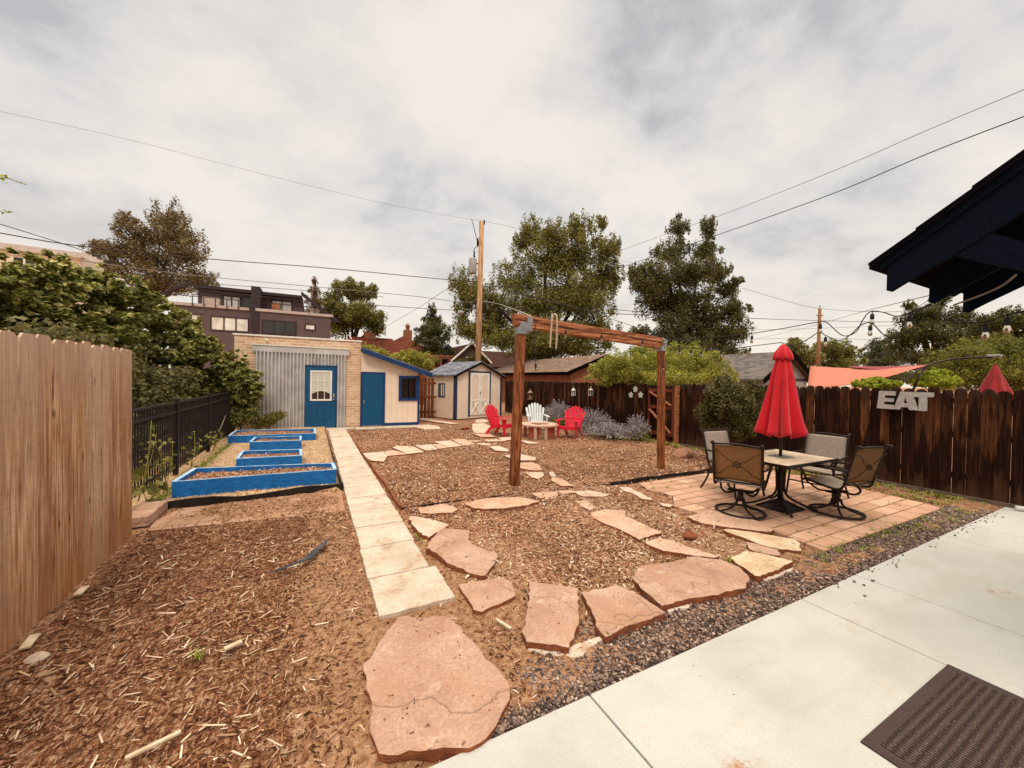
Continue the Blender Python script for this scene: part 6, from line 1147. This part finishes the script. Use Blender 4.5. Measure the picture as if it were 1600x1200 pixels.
tree('dark_tree', 'tall dark tree with two pointed tops behind the frame', [(1060, 362, 16, 22), (1108, 362, 13, 22), (1050, 395, 26, 24), (1102, 395, 24, 22), (1040, 432, 40, 28), (1090, 430, 40, 26), (1005, 440, 24, 20), (1070, 470, 52, 30), (1030, 480, 34, 28), (1130, 455, 22, 12), (1150, 440, 12, 8), (1115, 490, 40, 26), (1150, 488, 20, 12), (1060, 515, 52, 26), (1120, 525, 40, 24), (1130, 555, 34, 18), (992, 430, 12, 14), (1080, 545, 40, 20), (1000, 520, 16, 12), (1050, 550, 50, 24), (1100, 570, 50, 22), (1145, 520, 26, 22), (1020, 450, 30, 26), (1120, 430, 24, 20)], 27, 1080, 42000, .19, 'leaf_mid', 86, trunk_r=.35, limbs=10, kw=dict(sub=13, subr=.31, shell=.7, up=.4))
tree('vine_hedge', 'mounded yellow green vine bush over the picket fence', [(940, 580, 20, 14), (975, 572, 34, 22), (1020, 570, 36, 26), (1065, 566, 38, 26), (1105, 578, 34, 26), (1130, 592, 20, 18), (1040, 592, 70, 20), (1000, 550, 12, 8), (960, 592, 40, 14)], 13.2, 1040, 24000, .10, 'leaf_vine', 87, trunk_r=.05, cat_='bush', kw=dict(sub=20, subr=.3, up=.3), asp=.42)
tree('garden_bush', 'dark leafy bush against the near picket fence', [(1125, 620, 26, 24), (1150, 640, 34, 34), (1110, 650, 26, 24), (1150, 672, 26, 20), (1175, 612, 20, 14), (1130, 600, 16, 12), (1175, 655, 18, 26)], 8.2, 1145, 13000, .07, 'leaf_mid', 88, trunk_r=.03, cat_='bush', kw=dict(sub=18, subr=.33), dscale=.6)
# small trees to the right
tree('background_tree', 'low green tree just left of the distant pole', [(1245, 545, 16, 14), (1260, 560, 26, 18), (1240, 575, 22, 16), (1225, 560, 10, 10)], 46, 1250, 4500, .3, 'leaf_green', 91, trunk_r=.2)
tree('background_tree', 'rounded tree just right of the distant pole', [(1300, 548, 24, 16), (1325, 552, 16, 12), (1305, 568, 34, 16), (1240, 533, 8, 5)], 48, 1305, 5000, .32, 'leaf_green', 92, trunk_r=.2)
tree('conifer_tree', 'blue-green conifer standing alone over the coral sail', [(1374, 536, 12, 8), (1374, 546, 22, 9), (1374, 557, 28, 9), (1375, 568, 34, 10)], 50, 1374, 6500, .28, 'needle', 93, trunk_r=.2, kw=dict(sub=20, subr=.28), asp=.4)
tree('background_tree', 'loose branching tree behind the navy eave', [(1430, 500, 22, 16), (1455, 490, 22, 14), (1440, 525, 40, 20), (1480, 500, 30, 18), (1490, 530, 40, 20), (1410, 540, 22, 16), (1530, 520, 34, 18), (1420, 478, 8, 8), (1455, 560, 60, 18), (1470, 470, 14, 10)], 30, 1460, 15000, .2, 'leaf_dark', 94, trunk_r=.3, kw=dict(sub=14, subr=.32, shell=.7))
tree('background_tree', 'tree at the right edge beyond the round hedge', [(1570, 505, 34, 16), (1610, 495, 40, 20), (1600, 525, 40, 16)], 26, 1590, 6500, .2, 'leaf_dark', 95, trunk_r=.2)
tree('round_hedge', 'large rounded green hedge behind the near fence at right', [(1500, 575, 40, 34), (1545, 562, 44, 34), (1590, 560, 44, 32), (1640, 565, 44, 36), (1560, 590, 80, 30), (1470, 595, 24, 20)], 15, 1550, 26000, .10, 'leaf_hedge', 96, trunk_r=.1, cat_='hedge', kw=dict(sub=26, subr=.26, spread=.95))
tree('lime_shrub', 'bright lime green shrub left of the curved umbrella arm', [(1350, 600, 14, 7), (1368, 598, 14, 8), (1390, 602, 14, 7)], 10.4, 1360, 3500, .09, 'leaf_lime', 97, trunk_r=.03, cat_='shrub')
tree('lime_shrub', 'bright lime green shrub right of the curved umbrella arm', [(1450, 592, 15, 10), (1468, 586, 12, 9), (1440, 600, 18, 8), (1480, 598, 16, 10)], 12.2, 1455, 3500, .09, 'leaf_lime', 98, trunk_r=.03, cat_='shrub')
tree('background_shrub', 'greenery at the foot of the gabled house', [(745, 562, 14, 8), (725, 570, 12, 8)], 36, 740, 1800, .2, 'leaf_green', 99, trunk_r=.05, cat_='shrub')
tree('background_shrub', 'greenery between the lean-to and the red roof', [(590, 552, 14, 8), (575, 548, 12, 10)], 38, 585, 1500, .2, 'leaf_vine', 100, trunk_r=.05, cat_='shrub')
far = [(x, 588, 34, 10) for x in range(420, 1700, 48)]
tt = tree('tree_line', 'distant tree line low on the horizon', far, 90, 900, 26000, .6, 'leaf_dark', 101, cat_='trees', extra_trunk=False); tt['kind'] = 'stuff'
# shrubs and weeds in the yard
tree('small_shrub', 'small yellow green shrub in front of the corrugated wall', [(420, 656, 14, 9), (435, 650, 10, 9), (408, 664, 12, 8)], 11.7, 420, 1600, .07, 'leaf_green', 102, trunk_r=.015, cat_='shrub', dscale=.5)
tree('small_shrub', 'shaded shrub in the corner beside the brick outbuilding', [(375, 640, 20, 20), (365, 655, 18, 12), (390, 622, 14, 14), (385, 650, 16, 14)], 11.1, 375, 4000, .09, 'leaf_redbud', 103, trunk_r=.02, cat_='shrub', dscale=.6)
def weedplant(label, x, y, h, n, L, seed, mat='leaf_redbud'):
    r = np.random.default_rng(seed); t = thing('weed_plant', label, 'weed', (x, y, 0), 0, 'weeds along the iron fence'); b = MB(); P = []
    for k in range(3):
        a_ = r.random()*6.28; tip = Vector((x+.16*math.cos(a_), y+.3*math.sin(a_), h*r.uniform(.7, 1.1))); b.tube([(x, y, .05), ((x+tip.x)/2+.03, (y+tip.y)/2, h*.5), tip], [.006, .003], 5, 4)
        for j in range(n//3): f = .25+.75*r.random(); P.append([x+(tip.x-x)*f+r.normal(0, .07), y+(tip.y-y)*f+r.normal(0, .09), .05+tip.z*f+r.normal(0, .04)])
    b.build('stem', M['weed'], t); P = np.array(P); m_ = len(P); nn = r.normal(0, .5, (m_, 3))+[.3, -.5, .8]; nn /= np.linalg.norm(nn, axis=1)[:, None]; V, F = leaves_np(P, nn, L*(.5+.7*r.random(m_)), L*.75*(.5+.6*r.random(m_)), r); npmesh('leaves', V, F, M[mat], t, (x, y, 0))
weedplant('large-leaved pale weed at the end of the cedar fence, lowest', -1.92, 6.65, .42, 24, .17, 1, 'leaf_green')
weedplant('tall climbing weed on the iron fence behind the front planter', -1.98, 7.6, .8, 36, .10, 2, 'leaf_green')
weedplant('climbing weed twisting up the iron fence top rail', -2.06, 6.8, 1.15, 24, .07, 3, 'leaf_green')
weedplant('thin weed near the middle of the iron fence', -1.98, 8.9, .6, 24, .09, 4, 'leaf_green')
weedplant('weed clump at the far part of the iron fence', -1.98, 10.6, .45, 36, .09, 5, 'leaf_green')
def dry_cane(label, a, c, seed): A, B = G(*a, .09), None; B = PX(*c, -2.0); tag(MB().tube([A, (A+B)/2+Vector((.03, 0, .05)), B], [.01, .005], 6, 5).build('dry_cane', M['offcut'], origin=tuple(A)), label, 'cane')
dry_cane('dry pale cane leaning on the iron fence', (334, 690), (353, 648), 1)
def tufts(name, label, pts, L, seed, mat='weed', blades=14):
    r = np.random.default_rng(seed); V = []; F = []
    for x, y, s in pts:
        for k in range(blades):
            a_ = r.random()*6.28; d = np.array([math.cos(a_), math.sin(a_), 0]); sd = np.array([-d[1], d[0], 0])*.0035*s; b0 = np.array([x, y, 0])+r.normal(0, .02*s, 3)*[1, 1, 0]; l = L*s*r.uniform(.5, 1.1); m1 = b0+d*l*.25+[0, 0, l*.5]; tp = b0+d*l*.65+[0, 0, l*r.uniform(.5, .9)]; o = len(V); V += [b0-sd, b0+sd, m1+sd, m1-sd, tp+sd*.2, tp-sd*.2]; F += [(o, o+1, o+2, o+3), (o+3, o+2, o+4, o+5)]
    return tag(npmesh(name, np.array(V), np.array(F), M[mat]), label, 'weeds', kind='stuff')
r = np.random.default_rng(77)
pts = []
for k in range(150):
    i_ = r.integers(0, 2)
    if i_: x = 4.80+.41*r.integers(0, 9)+r.normal(0, .012); y = 2.1+2.7*r.random()
    else: x = 4.9+3.3*r.random(); y = 2.05+.205*r.integers(1, 13)+r.normal(0, .012)
    pts.append((x, y, r.uniform(.3, .9)))
tufts('paver_weeds', 'small weeds and moss growing in the paver joints', pts, .06, 5)
pts = [(4.3+4.8*u, 1.75+.35*v, r.uniform(.3, .9)) for u, v in r.random((140, 2))]+[(8.3+.75*u, 2.0+2.6*v, r.uniform(.5, 1.2)) for u, v in r.random((260, 2))]
tufts('gravel_weeds', 'sparse weeds in the gravel strip and along the fence foot', pts, .07, 6)
pts = [(1.03+.04*r.normal(), y, r.uniform(.4, 1)) for y in (4.1, 4.2, 8.2, 8.25, 8.3, 6.1)]+[(-.6, 2.95, .8), (-.62, 2.98, .7), (1.5, 3.3, .6), (3.6, 2.3, .8), (3.65, 2.35, .8)]+[(-1.9+.25*u, 6.7+6.5*v, r.uniform(.6, 1.6)) for u, v in r.random((220, 2))]+[(9.0-.3*u, 5+9*v, r.uniform(.6, 1.6)) for u, v in r.random((160, 2))]
tufts('yard_weeds', 'thin grass tufts at the walkway and fence edges', pts, .1, 7)
# maple sprig entering at the left edge
t = thing('tree_sprig', 'thin twig with yellow leaves entering at the left edge', 'twig', tuple(PD(-10, 280, 3))); b = MB(); b.tube([PD(-40, 285, 3), PD(5, 278, 3), PD(25, 283, 3), PD(42, 289, 3)], [.004, .0015], 5, 5); b.tube([PD(-30, 300, 3), PD(0, 330, 3), PD(20, 331, 3)], [.003, .001], 5, 5); b.build('twig', M['bark'], t)
P = []; rr = random.Random(4)
for px, py, s in ((4, 280, 1), (9, 276, 1), (10, 285, 1), (3, 274, .8), (27, 283, .6), (32, 285, .6), (38, 287, .5), (8, 329, .6), (14, 331, .6), (4, 333, .5), (20, 331, .4)): P.append(tuple(PD(px, py, 3))+(s,))
P = np.array(P); nn = r.normal(0, .5, (len(P), 3))+[-.3, -.9, .2]; nn /= np.linalg.norm(nn, axis=1)[:, None]; V, F = leaves_np(P[:, :3], nn, .05*P[:, 3], .03*P[:, 3], r); npmesh('leaves', V, F, M['leaf_lime'], t, tuple(PD(-10, 280, 3)))
